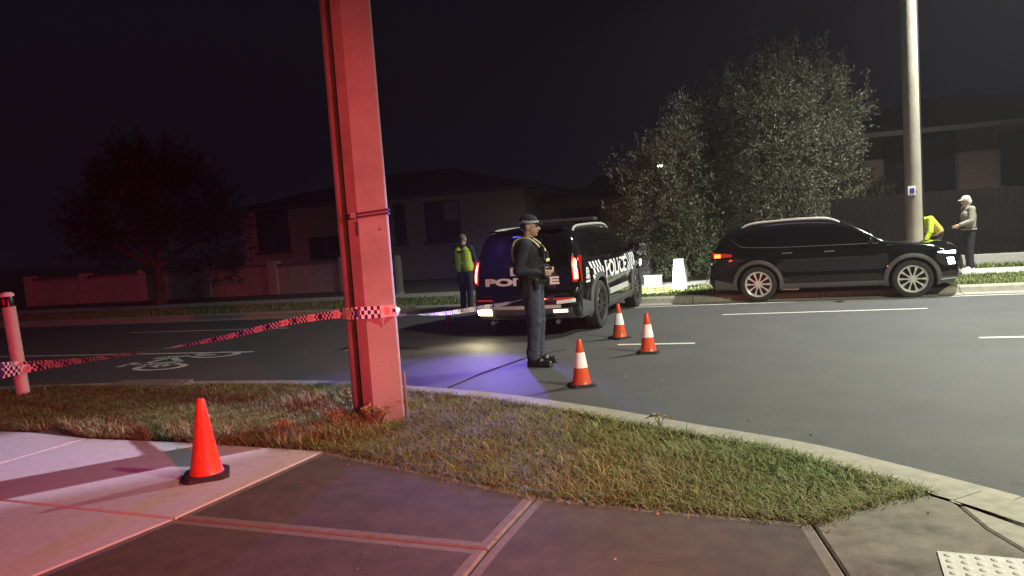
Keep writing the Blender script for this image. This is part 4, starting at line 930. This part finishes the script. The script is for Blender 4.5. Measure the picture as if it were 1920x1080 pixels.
def figure(name, label, loc, yaw, J, top_m, leg_m, foot_m, H=1.78, jacket_len=.90, hood=False, curl=35, voxel=.011, group=None, palm=None, sleeve=True):
    """J: joint dict in a frame facing +x, left +y. keys: pelvis chest neck head sh(2) el(2) wr(2) hip(2) kn(2) an(2) toe(2) headyaw headpitch"""
    root = empty(name, loc, yaw); root.scale = (H / 1.78,) * 3; tag(root, label, 'person', group)
    b = MB(); V = Vector
    P, M = head(b, J['head'], J.get('headyaw', 0), J.get('headpitch', 0))
    b.capsule(J['neck'], .058, V(J['head']) + V((-.015, 0, -.04)), .054)
    b.capsule(J['pelvis'], .09, J['chest'], .10); b.capsule(J['chest'], .10, J['neck'], .06)
    for s_ in (0, 1):
        sg = -1 if s_ == 0 else 1
        b.capsule(J['chest'], .10, J['sh'][s_], .06); b.capsule(J['sh'][s_], .050, J['el'][s_], .040); b.capsule(J['el'][s_], .040, J['wr'][s_], .027)
        d = V(J['wr'][s_]) - V(J['el'][s_]); hand(b, J['wr'][s_], d, (palm or {}).get(s_, V((0, -sg, -.2))), curl)
        b.capsule(J['pelvis'], .08, J['hip'][s_], .065); b.capsule(J['hip'][s_], .065, J['kn'][s_], .045); b.capsule(J['kn'][s_], .045, J['an'][s_], .034)
    body = fuse(b, 'body', SKIN, root, .0085, 2); face_bits(P, M, root)
    # trousers
    t = MB(); pv = V(J['pelvis']); up = (V(J['chest']) - pv).normalized(); fw_ = V((1, 0, 0))
    t.capsule(pv + V((0, -.065, .03)), .125, pv + V((0, .065, .03)), .125, 16); t.capsule(pv + up * .0 + V((0, -.06, 0)), .115, pv + up * .10 + V((0, .0, 0)), .125)
    for s_ in (0, 1):
        h, k_, a_ = V(J['hip'][s_]), V(J['kn'][s_]), V(J['an'][s_])
        t.capsule(h, .108, k_, .078, 14); t.capsule(k_, .076, a_ + V((0, 0, .07)), .066, 14); t.capsule(a_ + V((-.01, 0, .09)), .067, a_ + V((0, 0, .025)), .070, 14)
        for q in range(3): t.ell(a_ + V((.008, 0, .06 + q * .045)), (.073, .070, .014), 12)          # gathered cloth over the boot
        t.ell(k_ + V((.03, 0, .02)), (.055, .07, .05), 12)
    fuse(t, 'trousers', leg_m, root, voxel, 3)
    # jacket / shirt
    s = MB(); ch = V(J['chest']); nk = V(J['neck'])
    lo = pv + up * (.0)
    s.capsule(pv + V((0, -.07, .06)), .122, ch + V((0, -.085, .02)), .130, 16); s.capsule(pv + V((0, .07, .06)), .122, ch + V((0, .085, .02)), .130, 16)
    s.capsule(ch + V((.02, -.07, .02)), .125, ch + V((.02, .07, .02)), .125, 16)
    s.capsule(ch + (nk - ch) * .3, .11, nk - (nk - ch) * .05, .068, 16)
    for s_ in (0, 1):
        sh, el, wr_ = V(J['sh'][s_]), V(J['el'][s_]), V(J['wr'][s_])
        s.capsule(ch + (nk - ch) * .45, .085, sh, .078, 14); s.capsule(sh, .077, el, .062, 14); s.capsule(el, .061, el.lerp(wr_, .92), .046, 14); s.ell(el, (.066, .066, .066), 12)
    fuse(s, 'jacket', top_m, root, voxel, 3)
    # boots
    for s_ in (0, 1):
        a_, to = V(J['an'][s_]), V(J['toe'][s_]); f_ = MB(); bk = a_ + (a_ - to).normalized() * .035
        f_.capsule(a_ + V((0, 0, .07)), .052, V((a_.x, a_.y, .055)), .050); f_.capsule(V((bk.x, bk.y, .042)), .042, V((to.x, to.y, .038)), .038); f_.capsule(V((bk.x, bk.y, .05)), .044, V((a_.x, a_.y, .07)).lerp(V((to.x, to.y, .05)), .4), .046)
        f_.box((V((bk.x, bk.y, .012)) + V((to.x, to.y, .012))) / 2, ((V((to.x, to.y, 0)) - V((bk.x, bk.y, 0))).length + .07, .082, .022), rot=Matrix.Rotation(math.atan2(to.y - bk.y, to.x - bk.x), 3, 'Z'))
        fuse(f_, 'shoe', foot_m, root, .008, 2)
    return root, P, M
V = Vector
# the officer by the tape, in profile, looking to the right
po = px(1008, 684, RZ)
J1 = dict(pelvis=(0, 0, .96), chest=(-.015, 0, 1.27), neck=(-.015, 0, 1.49), head=(.015, 0, 1.625), headyaw=R(-4), headpitch=R(4),
          sh=[(-.02, -.185, 1.43), (-.02, .185, 1.43)], el=[(-.09, -.235, 1.14), (-.06, .235, 1.14)], wr=[(.12, -.13, 1.10), (.14, .11, 1.12)],
          hip=[(0, -.095, .93), (0, .095, .93)], kn=[(.015, -.10, .50), (.025, .10, .50)], an=[(-.02, -.105, .09), (.0, .105, .09)], toe=[(.15, -.14, .03), (.17, .12, .03)])
off, P, M = figure('person', 'police officer in navy uniform, checked cap and vest standing by the cones', po, R(-12), J1, NAVY, NAVYT, BOOT, H=1.80, curl=40, palm={0: V((-.2, .9, .1)), 1: V((-.2, -.9, .1))})
off.scale = (off.scale.x * 1.16, off.scale.y * 1.16, off.scale.z * 1.06); vest = MB(); vest.capsule((-.01, -.085, 1.10), .140, (-.02, -.09, 1.34), .142, 16); vest.capsule((-.01, .085, 1.10), .140, (-.02, .09, 1.34), .142, 16); vest.capsule((.045, -.06, 1.12), .125, (.035, -.06, 1.34), .12, 14); vest.capsule((.045, .06, 1.12), .125, (.035, .06, 1.34), .12, 14)
vo = fuse(vest, 'vest', BLKC, off, .011, 2)
for y, z, w_, h_ in ((-.11, 1.12, .07, .12), (-.03, 1.12, .07, .11), (.06, 1.12, .08, .12), (-.10, 1.28, .06, .10), (.08, 1.29, .08, .09)):
    MB().box((.175 - abs(y) * .25, y, z), (.05, w_, h_), bev=.012).build('pouch', BLKC, vo)
MB().box((.155, -.13, 1.35), (.045, .05, .10), bev=.01).build('radio', BOOT, vo); MB().tube([(.155, -.13, 1.40), (.15, -.135, 1.50)], .006, 6).build('radio_aerial', BOOT, vo)
for sg in (-1, 1):                               # pale straps over the shoulders
    pts = [V(p) for p in ((-.15, sg * .10, 1.22), (-.165, sg * .105, 1.36), (-.12, sg * .11, 1.475), (-.02, sg * .115, 1.505), (.07, sg * .115, 1.45), (.135, sg * .10, 1.36), (.16, sg * .085, 1.28))]
    pts = catmull(pts, 5); mb = MB(); m = len(pts)
    rows = [p + V((0, dy, 0)) for p in pts for dy in (-.027, .027)]; c0 = V((-.01, sg * .10, 1.30)); rows2 = [p + (p - c0).normalized() * .012 for p in rows]
    n0 = len(rows); fs = []
    for i in range(m - 1): a = 2 * i; fs += [(n0 + a, n0 + a + 1, n0 + a + 3, n0 + a + 2), (a, n0 + a, n0 + a + 2, a + 2), (a + 1, a + 3, n0 + a + 3, n0 + a + 1)]
    mb.add(rows + rows2, fs); mb.build('shoulder_strap', PALEY, vo, smooth=True, angle=60)
MB().box((.185, 0, 1.235), (.012, .20, .035), bev=.004).build('reflective_panel', PALEY, vo)
bel = MB(); bel.lathe([(.150, -.028), (.158, -.02), (.158, .02), (.150, .028)], 28); bel.v = [(x * .98, y * 1.24, z + 1.0) for x, y, z in bel.v]; bo = bel.build('belt', BOOT, off, smooth=True)
for q, w_ in ((-100, .07), (-62, .05), (-130, .06), (20, .06), (60, .06)): MB().box((.165 * math.cos(R(q)), .205 * math.sin(R(q)), .975), (.05, w_, .12), bev=.012, rot=Matrix.Rotation(R(q), 3, 'Z')).build('belt_pouch', BOOT, bo)
MB().box((-.02, -.225, .92), (.09, .05, .20), bev=.015).build('holster', BOOT, bo)
cap = MB(); cap.ell(P(-.012, 0, .07), (.106, .086, .062), 18, rot=M); cap.ell(P(-.016, 0, .095), (.096, .08, .058), 18, rot=M)
cpo = fuse(cap, 'cap', NAVY, off, .008, 2)
pk = MB(); pk.ell(P(.095, 0, .052), (.055, .062, .009), 14, rot=M @ Matrix.Rotation(R(12), 3, 'Y')); pk.build('peak', BOOT, cpo, smooth=True)
bd = MB().lathe([(1.0, -.016), (1.03, -.012), (1.03, .012), (1.0, .016)], 28); bd.v = [tuple(P(x * .107 - .012, y * .088, z + .062)) for x, y, z in bd.v]; bd.build('check_band', CHECK, cpo, smooth=True)
hb = MB(); hb.ell(P(-.04, 0, .01), (.066, .079, .055), 14, rot=M); hb.build('hair', HAIR, off, smooth=True)

# officer further off, seen from behind, hi-vis vest
pf2 = px(877, 583, RZ)
J2 = dict(pelvis=(0, 0, .96), chest=(0, 0, 1.27), neck=(-.01, 0, 1.49), head=(.02, 0, 1.625), headpitch=R(10), sh=[(0, -.185, 1.43), (0, .185, 1.43)], el=[(.04, -.26, 1.16), (.04, .25, 1.16)], wr=[(.22, -.16, 1.20), (.24, .10, 1.18)],
          hip=[(0, -.09, .93), (0, .09, .93)], kn=[(.01, -.095, .5), (.02, .095, .5)], an=[(-.02, -.10, .09), (0, .10, .09)], toe=[(.15, -.13, .03), (.17, .12, .03)])
o2, P, M = figure('person', 'officer in yellow vest standing with back turned left of the police car', pf2, R(62), J2, NAVY, NAVY, BOOT, H=1.74)
v2 = MB(); v2.capsule((-.005, -.088, 1.0), .142, (-.01, -.09, 1.34), .142, 14); v2.capsule((-.005, .088, 1.0), .142, (-.01, .09, 1.34), .142, 14); v2.capsule((.03, 0, 1.02), .125, (.03, 0, 1.34), .12, 14)
vo2 = fuse(v2, 'vest', HIVIS, o2, .011, 2)
for z in (1.10, 1.36):
    b_ = MB().lathe([(1.0, -.022), (1.03, -.02), (1.03, .02), (1.0, .022)], 30); b_.v = [(x * .148 - .002, y * .232, zz + z) for x, y, zz in b_.v]; b_.build('reflective_band', SILV if z < 1.2 else BLKC, vo2, smooth=True)
hb = MB(); hb.ell(P(-.022, 0, .045), (.092, .079, .085), 14, rot=M); hb.build('hair', mat('cropped_hair', (0.20, 0.14, 0.11), rough=.8), o2, smooth=True)

# man in grey hoodie and pale cap, facing left, hand held out
pm = px(1818, 507, 0)
J3 = dict(pelvis=(0, 0, .96), chest=(.0, 0, 1.27), neck=(.01, 0, 1.49), head=(.05, 0, 1.615), headpitch=R(12), sh=[(0, -.185, 1.43), (0, .185, 1.43)], el=[(-.06, -.25, 1.15), (.04, .24, 1.16)], wr=[(-.02, -.26, .90), (.28, .20, 1.08)],
          hip=[(0, -.095, .93), (0, .095, .93)], kn=[(.0, -.11, .5), (.03, .11, .5)], an=[(-.05, -.12, .09), (.02, .13, .09)], toe=[(.11, -.15, .03), (.19, .15, .03)])
o3, P, M = figure('person', 'man in grey hoodie, pale cap and black trousers standing by the fence', pm, R(172), J3, HOODIE, BLKC, SHOEW, H=1.70, curl=20)
cp = MB(); cp.ell(P(-.012, 0, .05), (.108, .09, .088), 16, rot=M); cp.ell(P(-.05, 0, -.02), (.075, .083, .09), 14, rot=M); co = fuse(cp, 'cap', WHITEC, o3, .009, 2)
MB().ell(P(.10, 0, .055), (.06, .068, .010), 12, rot=M).build('peak', WHITEC, co, smooth=True)
hm = MB().lathe([(1.0, -.02), (1.05, -.015), (1.05, .015), (1.0, .02)], 26); hm.v = [(x * .150, y * .208, z + .97) for x, y, z in hm.v]; hm.build('hem', HOODIE, o3, smooth=True)

# person in hi-vis jacket bending behind the light pole
pbn = p2b + V((.62, .50, 0)); pbn.z = 0
J4 = dict(pelvis=(-.14, 0, .90), chest=(.10, 0, 1.14), neck=(.25, 0, 1.26), head=(.35, 0, 1.29), headpitch=R(48), sh=[(.20, -.185, 1.24), (.20, .185, 1.24)], el=[(.24, -.23, .96), (.26, .22, .96)], wr=[(.34, -.18, .74), (.36, .17, .74)],
          hip=[(-.12, -.095, .88), (-.12, .095, .88)], kn=[(.0, -.10, .48), (.03, .10, .48)], an=[(-.10, -.11, .09), (-.06, .11, .09)], toe=[(.06, -.14, .03), (.10, .13, .03)])
o4, P, M = figure('person', 'person in yellow hi-vis jacket bending over behind the street light pole', pbn, R(200), J4, HIVIS, BLKC, BOOT, H=1.74)
for t_, col in ((.28, ORNG), (.78, ORNG)):
    cc = V(J4['pelvis']).lerp(V(J4['chest']), t_); ax_ = (V(J4['chest']) - V(J4['pelvis'])).normalized(); rt = ax_.to_track_quat('Z', 'Y').to_matrix()
    b_ = MB().lathe([(1.0, -.025), (1.03, -.022), (1.03, .022), (1.0, .025)], 28); b_.v = [tuple(cc + rt @ V((y * .150, x * .222, zz))) if False else tuple(cc + rt @ V((x * .150 if abs(rt[1][0]) < .5 else x * .225, y * .225 if abs(rt[1][0]) < .5 else y * .150, zz))) for x, y, zz in b_.v]; b_.build('reflective_band', col, o4, smooth=True)
hdh = MB(); hdh.ell(P(-.015, 0, .03), (.112, .092, .11), 14, rot=M); fuse(hdh, 'hood', HIVIS, o4, .010, 2)

# ------------------------------------------------------------------ trees
BARK = mat('bark', (0.09, 0.07, 0.055), (0.055, 0.042, 0.034), rough=.95, scale=6, bump=.6, bscale=30)
def leaf_mesh(name, pos, dirs, ln, wd, cols, m):
    n = len(pos); rnd = np.random.randn(n, 3); side = np.cross(dirs, rnd); side /= np.linalg.norm(side, axis=1)[:, None] + 1e-9
    L = ln[:, None]; Wd = wd[:, None]
    v = np.empty((n, 4, 3)); v[:, 0] = pos; v[:, 1] = pos + dirs * L * .5 + side * Wd * .5; v[:, 2] = pos + dirs * L; v[:, 3] = pos + dirs * L * .5 - side * Wd * .5
    me = bpy.data.meshes.new(name); me.vertices.add(n * 4); me.loops.add(n * 4); me.polygons.add(n)
    me.vertices.foreach_set('co', v.ravel()); me.loops.foreach_set('vertex_index', np.arange(n * 4, dtype=np.int32)); me.polygons.foreach_set('loop_start', np.arange(n, dtype=np.int32) * 4)
    me.materials.append(m); me.update(calc_edges=True)
    at = me.attributes.new('tint', 'FLOAT_COLOR', 'POINT'); cc = np.repeat(np.concatenate([cols, np.ones((n, 1))], 1)[:, None, :], 4, 1); at.data.foreach_set('color', cc.astype(np.float32).ravel()); return me
def tree(name, label, base, blobs, nspray, per, ln, wd, c1, c2, trunk_r, up=.55, cat='tree'):
    root = empty(name, base); tag(root, label, cat)
    tk = MB(); tops = [V(b[0]) for b in blobs]; fork = V((0, 0, max(.5, min(t.z for t in tops) * .55)))
    tk.tube([(0, 0, -.2), (.03, .02, fork.z * .5), tuple(fork)], [trunk_r * 1.3, trunk_r, trunk_r * .8], 9)
    for t in tops:
        mid = fork.lerp(t, .5) + V((random.uniform(-.2, .2), random.uniform(-.2, .2), .15)); tk.tube(catmull([fork, mid, t, t + V((0, 0, .4))], 3), list(np.linspace(trunk_r * .6, .02, 10)), 6)
    tk.build('trunk', BARK, root, smooth=True, angle=60)
    vol = np.array([b[1][0] * b[1][1] * b[1][2] for b in blobs]) ** .75; cnt = (vol / vol.sum() * nspray).astype(int)
    ps, ds, ls, ws, cs = [], [], [], [], []
    for (c_, r_), k in zip(blobs, cnt):
        d = np.random.randn(k, 3); d /= np.linalg.norm(d, axis=1)[:, None]; rad = np.random.rand(k, 1) ** .28
        lump = 1 + .22 * np.sin(d[:, :1] * 7 + c_[0] * 3) * np.cos(d[:, 1:2] * 6 + c_[2]) + .10 * np.random.randn(k, 1)
        ctr = np.array(c_) + d * np.array(r_) * rad * lump
        ncl = max(6, k // 13); pick = np.random.randint(0, ncl, k); ctr = ctr[:ncl][pick] + np.random.randn(k, 3) * np.array([.19, .19, .26]) * (.6 + .8 * np.random.rand(k, 1)); d = d[:ncl][pick]
        sd = d * .75 + np.array([0, 0, up]) + np.random.randn(k, 3) * .25; sd /= np.linalg.norm(sd, axis=1)[:, None]
        tint = np.random.rand(k, 1)
        for j in range(per):
            t = (j + np.random.rand(k, 1)) / per; jit = np.random.randn(k, 3) * .03
            ps.append(ctr + sd * t * ln * 2.6 + jit); dd = sd + np.random.randn(k, 3) * .55; dd /= np.linalg.norm(dd, axis=1)[:, None]; ds.append(dd)
            ls.append(ln * (.7 + .6 * np.random.rand(k))); ws.append(wd * (.7 + .6 * np.random.rand(k)))
            mixv = np.clip(tint * .7 + .3 * np.random.rand(k, 1), 0, 1); cs.append(np.array(c1) * (1 - mixv) + np.array(c2) * mixv)
    link('crown', leaf_mesh('crown', np.concatenate(ps), np.concatenate(ds), np.concatenate(ls), np.concatenate(ws), np.concatenate(cs), LEAF), root)
    return root
# the big grey-green tree behind the parked car: blobs placed by photo position at its distance
TD = 19.8
tbse = pxd(1440, 480, TD); tbse.z = 0
def blob(x, y, rx, rz, dd=0.0, ry=None):
    p = pxd(x, y, TD + dd) - tbse; k = TD / FPX; return (tuple(p), (rx * k, (ry or rx * .8) * k, rz * k))
tree('grey_green_tree', 'large bushy grey green tree standing behind the black parked car', tbse,
     [blob(1455, 190, 60, 78), blob(1390, 212, 60, 70, .3), blob(1530, 215, 72, 95), blob(1335, 280, 70, 95), blob(1440, 300, 120, 130), blob(1560, 330, 48, 110), blob(1250, 292, 48, 70, -.5), blob(1290, 350, 60, 80, -.2), blob(1235, 380, 62, 85, -.4), blob(1340, 400, 90, 80), blob(1470, 420, 100, 70), blob(1195, 430, 34, 60, -.3)],
     10500, 11, .105, .024, (0.075, 0.085, 0.055), (0.18, 0.18, 0.125), .16)
TD = 24.0; tb2 = pxd(300, 560, TD); tb2.z = 0; tbse = tb2
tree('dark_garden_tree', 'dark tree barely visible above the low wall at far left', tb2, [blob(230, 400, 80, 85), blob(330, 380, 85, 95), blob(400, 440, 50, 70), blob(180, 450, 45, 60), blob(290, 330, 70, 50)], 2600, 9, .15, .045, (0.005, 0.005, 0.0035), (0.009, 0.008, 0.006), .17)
TD = 18.8; tbse = pxd(1285, 500, TD); tbse.z = 0
tree('garden_shrub', 'low leafy shrub behind the white tapered bollard', tbse, [blob(1290, 462, 60, 34), blob(1240, 478, 36, 26)], 500, 8, .11, .03, (0.03, 0.04, 0.015), (0.05, 0.06, 0.025), .04, cat='shrub')
TD = 21.5; tbse = pxd(1640, 470, TD); tbse.z = 0
tree('fence_shrub', 'dark shrub against the fence above the black car bonnet', tbse, [blob(1620, 400, 50, 70), blob(1660, 430, 40, 45)], 700, 8, .13, .035, (0.05, 0.055, 0.03), (0.08, 0.08, 0.05), .05, cat='shrub')

# ------------------------------------------------------------------ grass
def blades(name, pts, hmin, hmax, wd, cols, label, lean=.7, wild=None):
    n = len(pts); h = hmin + (hmax - hmin) * np.random.rand(n) ** 1.6
    if wild is not None: h = h * wild
    ang = np.random.rand(n) * 2 * np.pi; dx = np.cos(ang); dy = np.sin(ang); a2 = ang + np.pi / 2 + np.random.randn(n) * .5; sx, sy = np.cos(a2), np.sin(a2)
    ln = h * lean * (.3 + np.random.rand(n)); w_ = wd * (.6 + .8 * np.random.rand(n))
    v = np.zeros((n, 5, 3)); p = pts
    for k, (t, wf) in enumerate(((0, 1), (0, -1), (.55, .8), (.55, -.8), (1, 0))):
        v[:, k, 0] = p[:, 0] + dx * ln * t * t + sx * w_ * wf * .5; v[:, k, 1] = p[:, 1] + dy * ln * t * t + sy * w_ * wf * .5; v[:, k, 2] = p[:, 2] + h * t * (1 - .25 * t * lean)
    me = bpy.data.meshes.new(name); me.vertices.add(n * 5); me.loops.add(n * 7); me.polygons.add(n * 2); me.vertices.foreach_set('co', v.ravel())
    base = np.arange(n)[:, None] * 5; li = np.concatenate([base + [0, 1, 3, 2], base + [2, 3, 4]], 1).astype(np.int32); me.loops.foreach_set('vertex_index', li.ravel())
    ls = np.stack([np.arange(n) * 7, np.arange(n) * 7 + 4], 1).astype(np.int32); me.polygons.foreach_set('loop_start', ls.ravel()); me.materials.append(GRASS); me.update(calc_edges=True)
    at = me.attributes.new('tint', 'FLOAT_COLOR', 'POINT'); at.data.foreach_set('color', np.repeat(np.concatenate([cols, np.ones((n, 1))], 1)[:, None, :], 5, 1).astype(np.float32).ravel())
    o = link(name, me); tag(o, label, 'grass', kind='stuff'); return o
def inpoly(px_, py_, poly):
    ins = np.zeros(len(px_), bool); j = len(poly) - 1
    for i in range(len(poly)):
        xi, yi, xj, yj = poly[i][0], poly[i][1], poly[j][0], poly[j][1]
        cnd = ((yi > py_) != (yj > py_)) & (px_ < (xj - xi) * (py_ - yi) / (yj - yi + 1e-12) + xi); ins ^= cnd; j = i
    return ins
def scatter(poly, n):
    xs = [p[0] for p in poly]; ys = [p[1] for p in poly]; out = []; got = 0
    while got < n:
        a = np.random.rand(n * 2) * (max(xs) - min(xs)) + min(xs); b = np.random.rand(n * 2) * (max(ys) - min(ys)) + min(ys); k = inpoly(a, b, poly); q = np.stack([a[k], b[k]], 1); out.append(q); got += len(q)
    return np.concatenate(out)[:n]
def field(x, y, f, s=0): return .5 + .25 * (np.sin(x * f + s) * np.cos(y * f * 1.3 + s * 2) + np.sin((x + y) * f * .7 + 1.3 + s) + .6 * np.sin(x * f * 2.7 - y * f * 2.1 + s)) 
def grass_cols(q, dry):
    n = len(q); f = field(q[:, 0], q[:, 1], 3.1) ; t = np.clip(dry * (.45 + .9 * f) + .25 * np.random.randn(n), 0, 1)[:, None]
    g = np.array([.105, .150, .034]) * (.65 + .7 * np.random.rand(n, 1)); s_ = np.array([.30, .225, .115]) * (.6 + .7 * np.random.rand(n, 1)); return g * (1 - t) + s_ * t
inn = [(p.x, p.y) for p in offset_line(kc, -.29)]
edge = [px(x, y, 0) for x, y in ((1725, 921), (1660, 934), (1580, 957), (1522, 978), (1250, 954), (1004, 928), (800, 883), (607, 843), (350, 827), (160, 820), (108, 800), (60, 808), (-300, 800), (-300, 744))]
ylim = px(1768, 912, 0).y; kin = [p for p in inn if px(-300, 744, 0).x - .2 < p[0] < px(1725, 921, 0).x and p[1] > ylim]
vp = kin + [(p.x, p.y) for p in edge]
q = scatter(vp, 170000); xn = q[:, 0]
z = np.full(len(q), -.015) + .03 * field(q[:, 0], q[:, 1], 2.0, 1)
hole = ~((np.abs(q[:, 0] - pb.x) < .2) & (np.abs(q[:, 1] - pb.y) < .17)); q = q[hole]; z = z[hole]
dryv = np.interp(q[:, 0], [-6, -1.5, .8, 1.8, 2.6], [.05, .26, .36, .16, .06])
blades('grass', np.concatenate([q, z[:, None]], 1), .018, .085, .0052, grass_cols(q, dryv), 'patchy green and straw grass verge round the red pole', lean=1.5, wild=.45 + .95 * field(q[:, 0], q[:, 1], 4.3, 2))
cl = scatter(vp, 260); qc = (cl[np.random.randint(0, 260, 9000)] + np.random.randn(9000, 2) * .06); qc = qc[inpoly(qc[:, 0], qc[:, 1], vp)]
blades('clump_grass', np.concatenate([qc, np.full((len(qc), 1), -.008)], 1), .04, .14, .0065, grass_cols(qc, .2) * 1.1, 'longer grass clumps standing out of the near verge', lean=1.1)
# taller tufts along the footpath edge and round the pole
def tuft_line(pts, n, spread): 
    k = np.random.randint(0, len(pts) - 1, n); t = np.random.rand(n); a = np.array([[p.x, p.y] for p in pts]); return a[k] * (1 - t)[:, None] + a[k + 1] * t[:, None] + np.random.randn(n, 2) * spread
te = [px(x, y, 0) for x, y in ((70, 806), (200, 812), (350, 818), (480, 824), (610, 828), (660, 800))]
q = tuft_line(te, 5200, .10); q2 = tuft_line([px(560, 760, 0), px(660, 745, 0), px(668, 790, 0), px(620, 815, 0)], 3200, .14); q = np.concatenate([q, q2]); keep = inpoly(q[:, 0], q[:, 1], vp); q = q[keep]
blades('tall_grass', np.concatenate([q, np.full((len(q), 1), -.01)], 1), .04, .17, .008, grass_cols(q, .45), 'longer dry grass tufts along the footpath edge and pole', lean=.8)
q = scatter([rs(-26, FARK + .29)[:2], rs(26, FARK + .29)[:2], rs(26, 17.99)[:2], rs(-26, 17.99)[:2]], 60000)
blades('grass', np.concatenate([q, np.full((len(q), 1), -.008)], 1), .03, .10, .018, grass_cols(q, .12) * 1.15, 'short green grass on the far side verge')
q = scatter([rs(1, 19.42)[:2], rs(7.5, 19.42)[:2], rs(7.5, 22.5)[:2], rs(1, 22.5)[:2]], 14000)
blades('grass', np.concatenate([q, np.full((len(q), 1), -.012)], 1), .04, .16, .025, grass_cols(q, .1) * 1.15, 'lush green garden grass behind the far footpath')

# weeds at the foot of the pole
def weed(p, h, label, n=9):
    h *= .75
    root = empty('weed_plant', p, random.random() * 6); tag(root, label, 'weed', 'weeds round the pole')
    st = MB(); lf = []; 
    for k in range(n):
        a = random.random() * 6.28; r_ = random.uniform(.02, .12); hh = h * random.uniform(.6, 1); tip = V((math.cos(a) * r_, math.sin(a) * r_, hh)); mid = tip * .5 + V((0, 0, .05)); pts = catmull([(0, 0, 0), mid, tip], 4); st.tube(pts, [.003] * len(pts), 4)
        for j, pnt in enumerate(pts[3:]):
            for _ in range(3):
                d = V((random.gauss(0, 1), random.gauss(0, 1), random.uniform(-.2, .8))).normalized(); lf.append((pnt, d, random.uniform(.018, .042)))
    st.build('stem', mat('weed_stem', (0.12, 0.09, 0.04), rough=.8), root)
    link('leaves', leaf_mesh('leaves', np.array([tuple(a) for a, _, _ in lf]), np.array([tuple(d) for _, d, _ in lf]), np.array([l for *_, l in lf]), np.array([l * .33 for *_, l in lf]), np.array([[.20 + .14 * random.random(), .17 + .08 * random.random(), .08] for _ in lf]), LEAF), root)
for (x, y), h, lab in (((655, 775), .34, 'tallest leafy weed against the left side of the red pole'), ((690, 800), .26, 'leafy weed in front of the red pole near its left corner'), ((745, 785), .25, 'leafy weed at the right corner of the red pole'), ((715, 795), .20, 'small weed in front of the middle of the red pole'), ((630, 800), .22, 'dry weed in the grass left of the red pole'), ((530, 815), .16, 'dry weed by the footpath between cone and pole')): weed(px(x, y, 0), h, lab)
weed(px(1237, 800, 0), .11, 'pale seedling standing up at the kerb edge of the verge', 4)

# ragged blades creeping over the kerb and slab edges
q = np.concatenate([tuft_line([V((*p, 0)) for p in kin if p[0] > -4], 5200, .035), tuft_line(edge[:9], 5200, .04)])
blades('edge_grass', np.concatenate([q, np.full((len(q), 1), .002)], 1), .015, .07, .005, grass_cols(q, .35), 'ragged grass blades creeping over the kerb and slab edges', lean=1.6)
# fallen leaves and scraps on the slabs
lq = np.concatenate([tuft_line(edge[:9], 30, .12), scatter([px(x, y, 0)[:2] for x, y in ((328, 975), (609, 848), (1500, 985), (1560, 1078), (100, 1078))], 16), scatter([px(x, y, RZ)[:2] for x, y in ((900, 740), (1500, 815), (1800, 880), (1900, 760), (1100, 690))], 14)])
zl = np.where(np.arange(len(lq)) < 46, .006, RZ + .012); dl = np.random.randn(len(lq), 3) * np.array([1, 1, .12]); dl /= np.linalg.norm(dl, axis=1)[:, None]
me = leaf_mesh('leaf_litter', np.concatenate([lq, zl[:, None]], 1), dl, 0.014 + .022 * np.random.rand(len(lq)), .008 + .010 * np.random.rand(len(lq)), np.array([.30, .22, .13]) * (.4 + .9 * np.random.rand(len(lq), 1)), LEAF)
tag(link('leaf_litter', me), 'small dry fallen leaves scattered on footpath and road', 'litter', kind='stuff')

# ------------------------------------------------------------------ added haze volume, stands in for lens glow and veil
hz = bpy.data.materials.new('lens_glow_haze'); hz.use_nodes = True; _n = hz.node_tree; _n.nodes.remove(_n.nodes['Principled BSDF'])
_v = _n.nodes.new('ShaderNodeVolumePrincipled'); _v.inputs['Color'].default_value = (.85, .9, 1, 1); _v.inputs['Density'].default_value = .0010; _v.inputs['Anisotropy'].default_value = .2
_n.links.new(_v.outputs[0], _n.nodes['Material Output'].inputs['Volume'])
tag(MB().box((0, 0, 5.6), (1260, 1260, 14)).build('haze', hz), 'thin haze added over the whole street in place of lens glow', kind='stuff')
